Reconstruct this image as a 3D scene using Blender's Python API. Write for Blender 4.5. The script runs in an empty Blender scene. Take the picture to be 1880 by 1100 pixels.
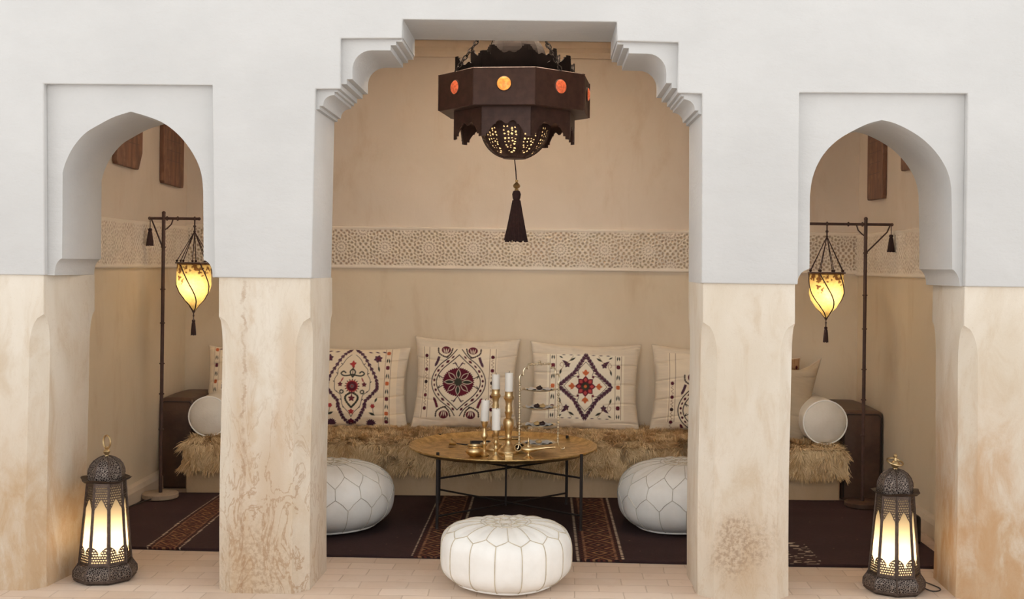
import bpy, bmesh, math, random
import numpy as np
from mathutils import Vector, Matrix
PI = math.pi
rnd = random.Random(7)
S = bpy.context.scene
COL = S.collection

# ------------------------------------------------------------------ camera model
F = 2107.0; CX, CY, CZ = 0.158, -4.9, 1.41; PX, PY = 1000.0, 490.0; ROLL = math.radians(0.7)
def at(px, py, Y):
    """world point seen at a photograph pixel, on the plane y = Y"""
    u, v = px - PX, PY - py
    x = u*math.cos(ROLL) - v*math.sin(ROLL); z = u*math.sin(ROLL) + v*math.cos(ROLL)
    d = Y - CY
    return Vector((CX + x*d/F, Y, CZ + z*d/F))
def xz(px, py, Y=0.0):
    p = at(px, py, Y); return (p.x, p.z)

cam = bpy.data.cameras.new('camera'); co = bpy.data.objects.new('camera', cam); COL.objects.link(co)
cam.sensor_fit = 'HORIZONTAL'; cam.sensor_width = 36.0; cam.lens = F*36/1880
cam.shift_x = (940-PX)/1880; cam.shift_y = (PY-550)/1880
co.matrix_world = Matrix.Translation((CX, CY, CZ)) @ Matrix.Rotation(PI/2, 4, 'X') @ Matrix.Rotation(ROLL, 4, 'Z')
cam.clip_start = 0.05; cam.clip_end = 200
S.camera = co

# ------------------------------------------------------------------ materials
def lin(c):
    c = c/255.0
    return c/12.92 if c <= 0.04045 else ((c+0.055)/1.055)**2.4
def C(r, g, b): return (lin(r), lin(g), lin(b), 1.0)
def Cn(r, g, b): return np.array([lin(r), lin(g), lin(b)])

class NT:
    def __init__(s, name):
        s.m = bpy.data.materials.new(name); s.m.use_nodes = True
        s.t = s.m.node_tree; s.t.nodes.clear()
        s.out = s.t.nodes.new('ShaderNodeOutputMaterial')
    def n(s, typ, **kw):
        nd = s.t.nodes.new(typ)
        for k, v in kw.items(): setattr(nd, k, v)
        return nd
    def link(s, a, b): s.t.links.new(a, b)
    def setin(s, nd, key, v):
        i = nd.inputs[key]
        if hasattr(v, 'is_output') or isinstance(v, bpy.types.NodeSocket): s.link(v, i)
        else: i.default_value = v
    def pos(s): return s.n('ShaderNodeNewGeometry').outputs['Position']
    def obj(s): return s.n('ShaderNodeTexCoord').outputs['Object']
    def mapv(s, v, scale=(1,1,1), loc=(0,0,0), rot=(0,0,0)):
        nd = s.n('ShaderNodeMapping'); s.link(v, nd.inputs['Vector'])
        nd.inputs['Scale'].default_value = scale; nd.inputs['Location'].default_value = loc; nd.inputs['Rotation'].default_value = rot
        return nd.outputs[0]
    def noise(s, v, scale, detail=4.0, rough=0.55, dist=0.0):
        nd = s.n('ShaderNodeTexNoise'); s.link(v, nd.inputs['Vector'])
        nd.inputs['Scale'].default_value = scale; nd.inputs['Detail'].default_value = detail
        nd.inputs['Roughness'].default_value = rough; nd.inputs['Distortion'].default_value = dist
        return nd.outputs['Fac']
    def voro(s, v, scale, feature='F1', out='Distance'):
        nd = s.n('ShaderNodeTexVoronoi', feature=feature); s.link(v, nd.inputs['Vector']); nd.inputs['Scale'].default_value = scale
        return nd.outputs[out]
    def math(s, op, a, b=0.0, c=None, clamp=False):
        nd = s.n('ShaderNodeMath', operation=op, use_clamp=clamp)
        s.setin(nd, 0, a); s.setin(nd, 1, b)
        if c is not None: s.setin(nd, 2, c)
        return nd.outputs[0]
    def ramp(s, f, a, b):
        nd = s.n('ShaderNodeMapRange', interpolation_type='SMOOTHSTEP'); s.setin(nd, 0, f)
        nd.inputs[1].default_value = a; nd.inputs[2].default_value = b
        return nd.outputs[0]
    def mix(s, f, a, b, mode='MIX'):
        nd = s.n('ShaderNodeMix', data_type='RGBA', blend_type=mode)
        s.setin(nd, 0, f); s.setin(nd, 6, a); s.setin(nd, 7, b)
        return nd.outputs[2]
    def sep(s, v):
        nd = s.n('ShaderNodeSeparateXYZ'); s.link(v, nd.inputs[0]); return nd.outputs
    def bump(s, h, strength=0.3, dist=0.01):
        nd = s.n('ShaderNodeBump'); s.link(h, nd.inputs['Height']); nd.inputs['Strength'].default_value = strength; nd.inputs['Distance'].default_value = dist
        return nd.outputs[0]
    def attr(s, name='Col'):
        nd = s.n('ShaderNodeAttribute', attribute_name=name); return nd.outputs['Color']
    def bsdf(s, color, rough=0.8, metal=0.0, normal=None, **kw):
        nd = s.n('ShaderNodeBsdfPrincipled')
        s.setin(nd, 'Base Color', color); s.setin(nd, 'Roughness', rough); s.setin(nd, 'Metallic', metal)
        if normal is not None: s.link(normal, nd.inputs['Normal'])
        for k, v in kw.items(): s.setin(nd, k, v)
        return nd.outputs[0]
    def done(s, sh): s.link(sh, s.out.inputs['Surface']); return s.m

def m_simple(name, col, rough=0.6, metal=0.0, var=0.12, scale=30, bump=0.1, spec=0.5):
    n = NT(name); o = n.obj()
    f = n.noise(o, scale, 5)
    dark = tuple(c*(1-var*2) for c in col[:3]) + (1,)
    c = n.mix(n.ramp(f, 0.3, 0.7), dark, col)
    return n.done(n.bsdf(c, rough, metal, n.bump(f, bump, 0.003), **{'Specular IOR Level': spec}))
def m_attr(name, rough=0.85, bump=0.15, bscale=500):
    n = NT(name)
    f = n.noise(n.obj(), bscale, 2)
    return n.done(n.bsdf(n.attr(), rough, 0, n.bump(f, bump, 0.002), **{'Specular IOR Level': 0.2}))

def m_white_plaster():
    n = NT('white_plaster'); p = n.pos()
    a = n.noise(n.mapv(p, (1, 1, 1.6)), 1.6, 6, 0.6)
    b = n.noise(n.mapv(p, (1, 1, 2)), 14, 8, 0.6)
    g = n.noise(p, 90, 3)
    c = n.mix(n.ramp(a, 0.3, 0.75), C(184, 184, 183), C(192, 192, 191))
    c = n.mix(n.math('MULTIPLY', n.ramp(b, 0.55, 0.8), 0.25), c, C(186, 184, 182))
    h = n.math('ADD', n.math('MULTIPLY', a, 1.5), n.math('ADD', b, n.math('MULTIPLY', g, 0.15)))
    return n.done(n.bsdf(c, 0.85, 0, n.bump(h, 0.35, 0.012), **{'Specular IOR Level': 0.2}))

def m_tadelakt(name, base, alt, ochre, lower=None):
    n = NT(name); p = n.pos()
    a = n.noise(n.mapv(p, (1, 1, 0.7)), 1.3, 5, 0.6, 0.6)
    b = n.noise(n.mapv(p, (1, 1, 0.35)), 6, 7, 0.65, 0.4)
    g = n.noise(p, 60, 4)
    c = n.mix(n.ramp(a, 0.3, 0.7), base, alt)
    c = n.mix(n.math('MULTIPLY', n.ramp(b, 0.5, 0.8), 0.55), c, ochre)
    c = n.mix(n.math('MULTIPLY', n.ramp(g, 0.45, 0.75), 0.18), c, alt)
    if lower: c = n.mix(n.math('SUBTRACT', 1.0, n.ramp(n.sep(p)[2], 1.36, 1.40)), c, lower, 'MULTIPLY')      # yellower below the frieze
    h = n.math('ADD', b, n.math('MULTIPLY', g, 0.2))
    return n.done(n.bsdf(c, 0.62, 0, n.bump(h, 0.25, 0.01), **{'Specular IOR Level': 0.3}))

def m_pier():
    n = NT('stained_plaster'); p = n.pos()
    x, y, z = n.sep(p)[:3]
    a = n.noise(n.mapv(p, (1.2, 1.2, 0.5)), 2.2, 6, 0.6, 0.8)
    b = n.noise(n.mapv(p, (1, 1, 0.45)), 8, 8, 0.65, 0.5)
    f = n.noise(p, 55, 6, 0.7)
    c = n.mix(n.ramp(a, 0.3, 0.7), C(199, 188, 171), C(212, 205, 193))
    c = n.mix(n.math('MULTIPLY', n.ramp(b, 0.46, 0.7), 0.5), c, C(184, 164, 138))
    # water stains: a tide of ochre rising from the ground, stronger on the outer piers
    low = n.math('SUBTRACT', 1.0, n.ramp(z, 0.05, 1.05))
    outer = n.ramp(n.math('ABSOLUTE', x), 1.5, 1.95)
    amt = n.math('MULTIPLY', low, n.math('ADD', n.math('MULTIPLY', outer, 0.75), 0.28))
    st = n.math('MULTIPLY', n.ramp(n.math('ADD', a, n.math('MULTIPLY', b, 0.5)), 0.55, 0.92), n.math('MULTIPLY', amt, 1.5), clamp=True)
    c = n.mix(n.math('MULTIPLY', st, 0.72), c, C(176, 144, 104))
    # local blotches  (cx, cz, rx, rz, strength)
    fine = n.ramp(f, 0.42, 0.6)
    def blot(cx, cz, rx, rz, lo=0.3, wob=0.9, chan=b):
        dx = n.math('DIVIDE', n.math('SUBTRACT', x, cx), rx); dz = n.math('DIVIDE', n.math('SUBTRACT', z, cz), rz)
        d = n.math('SQRT', n.math('ADD', n.math('MULTIPLY', dx, dx), n.math('MULTIPLY', dz, dz)))
        d = n.math('ADD', d, n.math('MULTIPLY', n.math('SUBTRACT', chan, 0.5), wob*2))
        return n.math('SUBTRACT', 1.0, n.ramp(d, lo, 1.05))
    vein = n.noise(n.mapv(p, (1.3, 1.3, 0.55)), 7, 7, 0.62, 1.2)
    vl = n.math('SUBTRACT', 1.0, n.ramp(n.math('ABSOLUTE', n.math('SUBTRACT', vein, 0.5)), 0.004, 0.03))
    m1 = blot(1.02, 0.17, 0.17, 0.30, 0.25, 1.1)
    c = n.mix(n.math('MULTIPLY', m1, 0.5), c, C(176, 148, 116))
    m1b = blot(1.02, 0.22, 0.15, 0.19, 0.3, 0.9)
    c = n.mix(n.math('MULTIPLY', m1b, n.math('MULTIPLY', fine, 0.6)), c, C(132, 108, 86))
    m2 = blot(-1.06, 0.1, 0.24, 0.34, 0.2, 0.8)
    c = n.mix(n.math('MULTIPLY', m2, 0.45), c, C(180, 150, 114))
    c = n.mix(n.math('MULTIPLY', m2, n.math('MULTIPLY', fine, 0.45)), c, C(138, 110, 82))
    m3 = blot(-1.0, 0.5, 0.11, 0.36, 0.2)
    c = n.mix(n.math('MULTIPLY', m3, 0.45), c, C(172, 142, 108))
    m4 = blot(-0.93, 0.9, 0.07, 0.4, 0.2)
    c = n.mix(n.math('MULTIPLY', m4, 0.4), c, C(180, 148, 112))
    m5 = blot(-1.13, 0.6, 0.06, 0.6, 0.2, 0.5)
    c = n.mix(n.math('MULTIPLY', m5, 0.32), c, C(176, 146, 112))
    near = n.math('MULTIPLY', n.math('SUBTRACT', 1.0, n.ramp(n.math('ABSOLUTE', n.math('ADD', x, 1.03)), 0.14, 0.24)), n.math('SUBTRACT', 1.15, n.ramp(z, 0.2, 1.0)), clamp=True)
    c = n.mix(n.math('MULTIPLY', n.math('MULTIPLY', vl, near), 0.5), c, C(146, 112, 80))
    c = n.mix(n.math('MULTIPLY', n.math('MULTIPLY', vl, low), 0.16), c, C(168, 136, 100))
    # a thin wandering run line down the left pier
    cx = n.math('ADD', -1.12, n.math('MULTIPLY', n.math('SUBTRACT', n.noise(n.mapv(p, (0.4, 0, 1)), 4.5, 8, 0.7), 0.5), 0.17))
    dl = n.math('ABSOLUTE', n.math('SUBTRACT', x, cx))
    ln = n.math('MULTIPLY', n.math('SUBTRACT', 1.0, n.ramp(dl, 0.002, 0.011)), n.ramp(n.noise(p, 16, 4), 0.35, 0.6))
    c = n.mix(n.math('MULTIPLY', ln, 0.5), c, C(150, 118, 88))
    edge = n.math('MULTIPLY', n.math('SUBTRACT', 1.0, n.ramp(n.math('ABSOLUTE', n.math('SUBTRACT', dl, 0.03)), 0.0, 0.03)), n.ramp(b, 0.4, 0.6))
    c = n.mix(n.math('MULTIPLY', edge, 0.3), c, C(176, 146, 112))
    rgt = n.math('MULTIPLY', n.ramp(x, 1.9, 1.97), n.math('SUBTRACT', 1.0, n.ramp(z, 0.45, 1.0)))
    c = n.mix(n.math('MULTIPLY', n.math('MULTIPLY', rgt, n.ramp(b, 0.3, 0.62)), 0.45), c, C(176, 132, 86))
    spk = n.math('MULTIPLY', n.ramp(n.noise(p, 120, 3), 0.62, 0.72), 0.25)
    c = n.mix(spk, c, C(172, 150, 124))
    h = n.math('ADD', b, n.math('MULTIPLY', f, 0.35))
    return n.done(n.bsdf(c, 0.75, 0, n.bump(h, 0.4, 0.012), **{'Specular IOR Level': 0.25}))

def m_floor():
    n = NT('terracotta_tiles'); p = n.pos()
    br = n.n('ShaderNodeTexBrick'); br.offset = 0.5
    w = n.noise(p, 3, 3)
    v = n.n('ShaderNodeVectorMath', operation='ADD'); n.link(n.mapv(p, (1, 1, 0), rot=(0, 0, 0.012)), v.inputs[0])
    sc = n.n('ShaderNodeVectorMath', operation='SCALE'); nv = n.n('ShaderNodeTexNoise'); n.link(p, nv.inputs['Vector']); nv.inputs['Scale'].default_value = 5
    n.link(nv.outputs['Color'], sc.inputs[0]); sc.inputs['Scale'].default_value = 0.02; n.link(sc.outputs[0], v.inputs[1])
    n.link(v.outputs[0], br.inputs['Vector'])
    br.inputs['Color1'].default_value = C(222, 202, 184); br.inputs['Color2'].default_value = C(208, 186, 166); br.inputs['Mortar'].default_value = C(192, 170, 150)
    br.inputs['Scale'].default_value = 1.0; br.inputs['Brick Width'].default_value = 0.21; br.inputs['Row Height'].default_value = 0.105
    br.inputs['Mortar Size'].default_value = 0.003; br.inputs['Mortar Smooth'].default_value = 0.4
    a = n.noise(p, 2.5, 6, 0.6); b = n.noise(p, 18, 6, 0.65)
    c = n.mix(n.math('MULTIPLY', n.ramp(a, 0.4, 0.7), 0.5), br.outputs['Color'], C(221, 206, 191))
    c = n.mix(n.math('MULTIPLY', n.ramp(b, 0.55, 0.75), 0.35), c, C(198, 170, 150))
    h = n.math('ADD', n.math('MULTIPLY', br.outputs['Fac'], -0.8), n.math('MULTIPLY', b, 0.5))
    return n.done(n.bsdf(c, 0.7, 0, n.bump(h, 0.5, 0.006), **{'Specular IOR Level': 0.3}))

def m_filigree(name, dark, light, scale=110):
    n = NT(name); o = n.obj()
    d = n.voro(o, scale, 'DISTANCE_TO_EDGE')
    r = n.ramp(d, 0.05, 0.16)
    f = n.noise(o, 40, 4)
    lt = n.mix(f, light, tuple(c*0.5 for c in light[:3]) + (1,))
    c = n.mix(r, lt, dark)
    return n.done(n.bsdf(c, 0.42, 0.75, n.bump(n.math('SUBTRACT', 1.0, r), 0.7, 0.004)))

def m_glow(name, col, transp=0.12, var=None, tl=0.75):
    n = NT(name)
    tr = n.n('ShaderNodeBsdfTranslucent'); df = n.n('ShaderNodeBsdfDiffuse'); tp = n.n('ShaderNodeBsdfTransparent')
    c = col
    if var: c = n.mix(n.ramp(n.noise(n.obj(), 45, 5), 0.35, 0.7), col, var)
    n.setin(tr, 'Color', c); n.setin(df, 'Color', c)
    a = n.n('ShaderNodeMixShader'); a.inputs[0].default_value = tl; n.link(df.outputs[0], a.inputs[1]); n.link(tr.outputs[0], a.inputs[2])
    b = n.n('ShaderNodeMixShader'); b.inputs[0].default_value = transp; n.link(a.outputs[0], b.inputs[1]); n.link(tp.outputs[0], b.inputs[2])
    return n.done(b.outputs[0])
def m_emit(name, col, strength, base=0.3):
    n = NT(name); f = n.ramp(n.noise(n.obj(), 60, 3), 0.3, 0.7)
    c = n.mix(f, col, tuple(v*0.55 for v in col[:3]) + (1,))
    return n.done(n.bsdf(c, 0.3, 0, None, **{'Emission Color': c, 'Emission Strength': strength}))
def m_attr_glow(name, transp=0.12, tl=0.7):
    n = NT(name); c = n.attr()
    tr = n.n('ShaderNodeBsdfTranslucent'); df = n.n('ShaderNodeBsdfDiffuse'); tp = n.n('ShaderNodeBsdfTransparent')
    f = n.ramp(n.noise(n.obj(), 60, 5), 0.3, 0.7)
    c2 = n.mix(n.math('MULTIPLY', f, 0.3), c, C(88, 62, 26))
    n.setin(tr, 'Color', c2); n.setin(df, 'Color', c2)
    a = n.n('ShaderNodeMixShader'); a.inputs[0].default_value = tl; n.link(df.outputs[0], a.inputs[1]); n.link(tr.outputs[0], a.inputs[2])
    b = n.n('ShaderNodeMixShader'); b.inputs[0].default_value = transp; n.link(a.outputs[0], b.inputs[1]); n.link(tp.outputs[0], b.inputs[2])
    return n.done(b.outputs[0])
def m_wood():
    n = NT('dark_wood'); o = n.obj()
    w = n.noise(n.mapv(o, (14, 14, 1.2)), 4, 6, 0.6, 0.4)
    c = n.mix(n.ramp(w, 0.3, 0.7), C(82, 54, 42), C(122, 84, 64))
    g = n.noise(n.mapv(o, (1, 1, 1)), 14, 5)
    c = n.mix(n.math('MULTIPLY', n.ramp(g, 0.5, 0.75), 0.4), c, C(150, 116, 94))
    return n.done(n.bsdf(c, 0.6, 0, n.bump(w, 0.3, 0.004)))
def m_leather(name, col, dark, rough=0.45, scale=8, bstr=0.25):
    n = NT(name); o = n.obj()
    a = n.noise(o, scale, 6, 0.6); f = n.noise(o, 120, 3)
    c = n.mix(n.ramp(a, 0.35, 0.75), col, dark)
    h = n.math('ADD', a, n.math('MULTIPLY', f, 0.08))
    return n.done(n.bsdf(c, rough, 0, n.bump(h, bstr, 0.012), **{'Specular IOR Level': 0.35}))
def m_brass(name, col, dark, rough=0.3, eng=0.0):
    n = NT(name); o = n.obj()
    a = n.noise(o, 25, 5); c = n.mix(n.ramp(a, 0.35, 0.7), col, dark)
    h = a
    if eng:
        d = n.voro(o, 38, 'SMOOTH_F1'); e = n.math('SINE', n.math('MULTIPLY', d, 40.0))
        h = n.math('ADD', a, n.math('MULTIPLY', e, 0.05)); c = n.mix(n.math('MULTIPLY', n.ramp(e, 0.2, 0.9), eng), c, dark)
    return n.done(n.bsdf(c, rough, 1.0, n.bump(h, 0.12, 0.004)))

M = {}
M['plaster'] = m_white_plaster()
M['pier'] = m_pier()
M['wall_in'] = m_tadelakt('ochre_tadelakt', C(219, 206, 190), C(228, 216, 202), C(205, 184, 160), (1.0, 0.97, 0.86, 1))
M['ceil'] = m_tadelakt('pale_ceiling', C(216, 198, 176), C(226, 210, 190), C(196, 172, 148))
M['skirt'] = m_tadelakt('skirting_plaster', C(206, 190, 168), C(218, 203, 184), C(190, 168, 140))
M['floor'] = m_floor()
M['frieze'] = m_attr('carved_plaster', 0.85, 0.1, 200)
M['bench'] = m_tadelakt('bench_plaster', C(192, 164, 128), C(204, 178, 144), C(168, 136, 102))
M['iron'] = m_simple('dark_iron', C(80, 58, 52), 0.55, 0.35, 0.15, 25, 0.15)
M['iron_dull'] = m_simple('shaded_iron', C(26, 20, 19), 0.85, 0.1, 0.15, 25, 0.1, 0.1)  # darker copy of the iron, shade in its colour against the fill bulbs
M['iron_blk'] = m_simple('black_iron', C(50, 42, 40), 0.55, 0.4, 0.15, 40, 0.15)
M['lamp_metal'] = m_simple('lantern_metal', C(92, 78, 70), 0.45, 0.75, 0.2, 60, 0.2)
M['lamp_fili'] = m_filigree('lantern_filigree', C(46, 38, 36), C(160, 146, 136))
M['brass_old'] = m_brass('old_brass', C(200, 176, 132), C(150, 124, 86), 0.35)
M['brass'] = m_brass('brass', C(248, 226, 180), C(218, 190, 140), 0.36)
M['tray'] = m_brass('engraved_brass', C(222, 192, 134), C(180, 148, 96), 0.42, 0.45)
M['silver'] = m_brass('tarnished_silver', C(236, 224, 198), C(196, 178, 146), 0.34)
M['glass_lit'] = m_glow('frosted_glass', C(176, 160, 132), 0.02, None, 0.7)
M['shade'] = m_attr_glow('parchment', 0.012, 0.6)
n = NT('bulb_glow'); e_ = n.n('ShaderNodeEmission'); e_.inputs[0].default_value = C(255, 226, 170); e_.inputs[1].default_value = 10
t_ = n.n('ShaderNodeBsdfTransparent'); a_ = n.n('ShaderNodeMixShader'); a_.inputs[0].default_value = 0.15
n.link(t_.outputs[0], a_.inputs[1]); n.link(e_.outputs[0], a_.inputs[2]); M['bulb'] = n.done(a_.outputs[0])
M['jewel_o'] = m_emit('amber_glass', C(248, 160, 76), 0.85)
M['jewel_r'] = m_emit('red_glass', C(226, 108, 68), 0.55)
M['wood'] = m_wood()
M['lid'] = m_glow('light_stop_parchment', C(90, 66, 36), 0.0, None, 0.35)  # for the lid added over the lamp shades to hold back light
M['brown_leather'] = m_leather('brown_leather', C(84, 64, 52), C(60, 43, 36), 0.5, 5, 0.5)
M['white_leather'] = m_leather('white_leather', C(233, 232, 228), C(222, 219, 213), 0.42, 6, 0.16)
M['thread'] = m_simple('grey_thread', C(198, 186, 164), 0.8)
M['thread_pale'] = m_simple('pale_thread', C(196, 190, 178), 0.8)
M['canvas'] = m_leather('white_canvas', C(232, 226, 214), C(222, 214, 200), 0.85, 7, 0.6)
M['linen'] = m_attr('linen', 0.9, 0.25, 420)
M['linen_plain'] = m_simple('beige_linen', C(214, 200, 178), 0.9, 0, 0.05, 300, 0.2, 0.2)
M['rug'] = m_attr('woven_wool', 0.95, 0.5, 260)
M['fur'] = m_attr('sheepskin', 0.9, 0.0)
M['wax'] = m_simple('white_wax', C(254, 252, 246), 0.5, 0, 0.01, 20, 0.05)
M['black'] = m_simple('glossy_black', C(22, 18, 19), 0.25, 0, 0.1)
M['cordm'] = m_simple('brown_cord', C(56, 32, 30), 0.85, 0, 0.2, 60, 0.3)
M['wire'] = m_simple('wire', C(58, 48, 42), 0.5)
M['paper'] = m_simple('white_paper', C(240, 238, 234), 0.8, 0, 0.03)
M['choc'] = m_simple('dark_chocolate', C(52, 26, 22), 0.45)
M['almond'] = m_simple('almond_biscuit', C(214, 176, 118), 0.7)

# ------------------------------------------------------------------ mesh builder
class MB:
    def __init__(s): s.v = []; s.f = []
    def add(s, vs, fs, mtx=None):
        b = len(s.v)
        for p in vs:
            p = Vector(p)
            s.v.append(tuple(mtx @ p) if mtx is not None else tuple(p))
        for f in fs: s.f.append(tuple(i+b for i in f))
        return s
    def box(s, c, d, mtx=None):
        x, y, z = c; a, b, e = d[0]/2, d[1]/2, d[2]/2
        vs = [(x+i*a, y+j*b, z+k*e) for k in (-1, 1) for j in (-1, 1) for i in (-1, 1)]
        return s.add(vs, [(0,2,3,1),(4,5,7,6),(0,1,5,4),(2,6,7,3),(0,4,6,2),(1,3,7,5)], mtx)
    def prism(s, poly, y0, y1):
        """polygon in (x, z) extruded along y"""
        n = len(poly); vs = [(x, y0, z) for x, z in poly] + [(x, y1, z) for x, z in poly]
        fs = [tuple(range(n)), tuple(range(2*n-1, n-1, -1))]
        for i in range(n):
            j = (i+1) % n; fs.append((i, i+n, j+n, j))
        return s.add(vs, fs)
    def lathe(s, prof, segs=32, c=(0,0,0), rot=0.0, mtx=None, capb=True, capt=True):
        vs = []; fs = []
        for r, z in prof:
            for k in range(segs):
                a = rot + 2*PI*k/segs; vs.append((c[0]+r*math.cos(a), c[1]+r*math.sin(a), c[2]+z))
        for i in range(len(prof)-1):
            for k in range(segs):
                l = (k+1) % segs
                fs.append((i*segs+k, i*segs+l, (i+1)*segs+l, (i+1)*segs+k))
        if capb: fs.append(tuple(range(segs-1, -1, -1)))
        if capt: fs.append(tuple(range((len(prof)-1)*segs, len(prof)*segs)))
        return s.add(vs, fs, mtx)
    def tube(s, pts, r, segs=8, closed=False, flat=None):
        pts = [Vector(p) for p in pts]; n = len(pts)
        if n < 2: return s
        rs = r if isinstance(r, (list, tuple)) else [r]*n
        vs = []; fs = []; up = None
        for i, p in enumerate(pts):
            if closed: t = pts[(i+1) % n] - pts[i-1]
            else: t = pts[min(i+1, n-1)] - pts[max(i-1, 0)]
            if t.length < 1e-9: t = Vector((0,0,1))
            t.normalize()
            if up is None:
                up = Vector((0,0,1)) if abs(t.z) < 0.9 else Vector((1,0,0))
            a = t.cross(up)
            if a.length < 1e-6: a = t.cross(Vector((0,1,0)))
            a.normalize(); b = a.cross(t).normalized(); up = b
            for k in range(segs):
                w = 2*PI*k/segs; vs.append(p + (a*math.cos(w) + b*math.sin(w))*rs[i])
        m = n if closed else n-1
        for i in range(m):
            j = (i+1) % n
            for k in range(segs):
                l = (k+1) % segs; fs.append((i*segs+k, i*segs+l, j*segs+l, j*segs+k))
        if not closed: fs.append(tuple(range(segs-1, -1, -1))); fs.append(tuple(range((n-1)*segs, n*segs)))
        return s.add(vs, fs)
    def ball(s, c, r, segs=16, rings=10, sc=(1,1,1)):
        prof = [(max(1e-4, math.sin(PI*i/rings)), -math.cos(PI*i/rings)) for i in range(rings+1)]
        vs = []; fs = []
        for q, z in prof:
            for k in range(segs):
                a = 2*PI*k/segs; vs.append((c[0]+q*math.cos(a)*r*sc[0], c[1]+q*math.sin(a)*r*sc[1], c[2]+z*r*sc[2]))
        for i in range(rings):
            for k in range(segs):
                l = (k+1) % segs; fs.append((i*segs+k, i*segs+l, (i+1)*segs+l, (i+1)*segs+k))
        return s.add(vs, fs)
    def torus(s, c, R, r, axis='Z', segs=24, ss=8, sc=(1,1)):
        pts = []
        for k in range(segs):
            a = 2*PI*k/segs; u, v = R*math.cos(a)*sc[0], R*math.sin(a)*sc[1]
            d = {'Z': (u, v, 0), 'Y': (u, 0, v), 'X': (0, u, v)}[axis]
            pts.append((c[0]+d[0], c[1]+d[1], c[2]+d[2]))
        return s.tube(pts, r, ss, closed=True)
    def build(s, name, mat, parent=None, smooth=True, bevel=None, label=None, ang=40):
        me = bpy.data.meshes.new(name); me.from_pydata(s.v, [], s.f); me.update()
        return link(name, me, mat, parent, smooth, bevel, label, ang)
def link(name, me, mat, parent=None, smooth=True, bevel=None, label=None, ang=40, fixn=True):
    if fixn:
        bm = bmesh.new(); bm.from_mesh(me)
        bmesh.ops.recalc_face_normals(bm, faces=bm.faces); bm.to_mesh(me); bm.free()
    o = bpy.data.objects.new(name, me); COL.objects.link(o)
    me.materials.append(mat)
    if smooth:
        me.polygons.foreach_set('use_smooth', [True]*len(me.polygons))
        me.set_sharp_from_angle(angle=math.radians(ang))
    if bevel:
        b = o.modifiers.new('bevel', 'BEVEL'); b.width = bevel; b.segments = 3; b.limit_method = 'ANGLE'; b.angle_limit = math.radians(35)
        b.harden_normals = False
    if parent: o.parent = parent
    if label: o['label'] = label
    return o
def np_mesh(name, V, Fq, mat, parent=None, colors=None, smooth=True, label=None, sharp=None):
    """fast mesh out of numpy arrays; Fq is an (n,4) or (n,3) index array"""
    me = bpy.data.meshes.new(name); k = Fq.shape[1]
    me.vertices.add(len(V)); me.vertices.foreach_set('co', np.ascontiguousarray(V, dtype=np.float32).ravel())
    me.loops.add(Fq.size); me.loops.foreach_set('vertex_index', Fq.astype(np.int32).ravel())
    me.polygons.add(len(Fq)); me.polygons.foreach_set('loop_start', np.arange(len(Fq), dtype=np.int32)*k)
    me.polygons.foreach_set('loop_total', np.full(len(Fq), k, dtype=np.int32))
    me.update(calc_edges=True); me.validate()
    if smooth: me.polygons.foreach_set('use_smooth', np.ones(len(me.polygons), dtype=bool))
    if colors is not None:
        ca = me.color_attributes.new('Col', 'FLOAT_COLOR', 'POINT')
        c4 = np.ones((len(V), 4), dtype=np.float32); c4[:, :3] = colors
        ca.data.foreach_set('color', c4.ravel())
    o = bpy.data.objects.new(name, me); COL.objects.link(o); me.materials.append(mat)
    if parent: o.parent = parent
    if label: o['label'] = label
    return o
def gridfaces(nu, nv):
    i = np.arange(nu-1)[:, None]*nv + np.arange(nv-1)[None, :]; i = i.ravel()
    return np.stack([i, i+nv, i+nv+1, i+1], 1)
def thing(name, label, cat, loc=(0,0,0), rz=0.0, group=None):
    o = bpy.data.objects.new(name, None); COL.objects.link(o); o.empty_display_size = 0.1
    o.location = loc; o.rotation_euler = (0, 0, rz); tag(o, label, cat, group); return o
def tag(o, label, cat, group=None):
    o['label'] = label; o['category'] = cat; o['kind'] = 'thing'
    if group: o['group'] = group
    return o
def struct(o, label=None):
    o['kind'] = 'structure'
    if label: o['label'] = label
    return o
def copy_tree(o, parent=None):
    c = o.copy(); COL.objects.link(c)
    if parent: c.parent = parent
    for ch in [q for q in bpy.data.objects if q.parent == o]: copy_tree(ch, c)
    return c
def lamp(name, loc, energy, col, r=0.02, parent=None):
    L = bpy.data.lights.new(name, 'POINT'); L.energy = energy; L.color = col; L.shadow_soft_size = r
    o = bpy.data.objects.new(name, L); COL.objects.link(o); o.location = loc
    if parent: o.parent = parent
    return o
_ns = {}
def vnoise(x, y, seed=0):
    """smooth value noise on arrays"""
    if seed not in _ns: _ns[seed] = np.random.RandomState(seed).rand(256, 256)
    T = _ns[seed]
    xi = np.floor(x).astype(int); yi = np.floor(y).astype(int); fx = x-xi; fy = y-yi
    fx = fx*fx*(3-2*fx); fy = fy*fy*(3-2*fy)
    g = lambda a, b: T[a % 256, b % 256]
    return (g(xi, yi)*(1-fx)+g(xi+1, yi)*fx)*(1-fy) + (g(xi, yi+1)*(1-fx)+g(xi+1, yi+1)*fx)*fy

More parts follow.
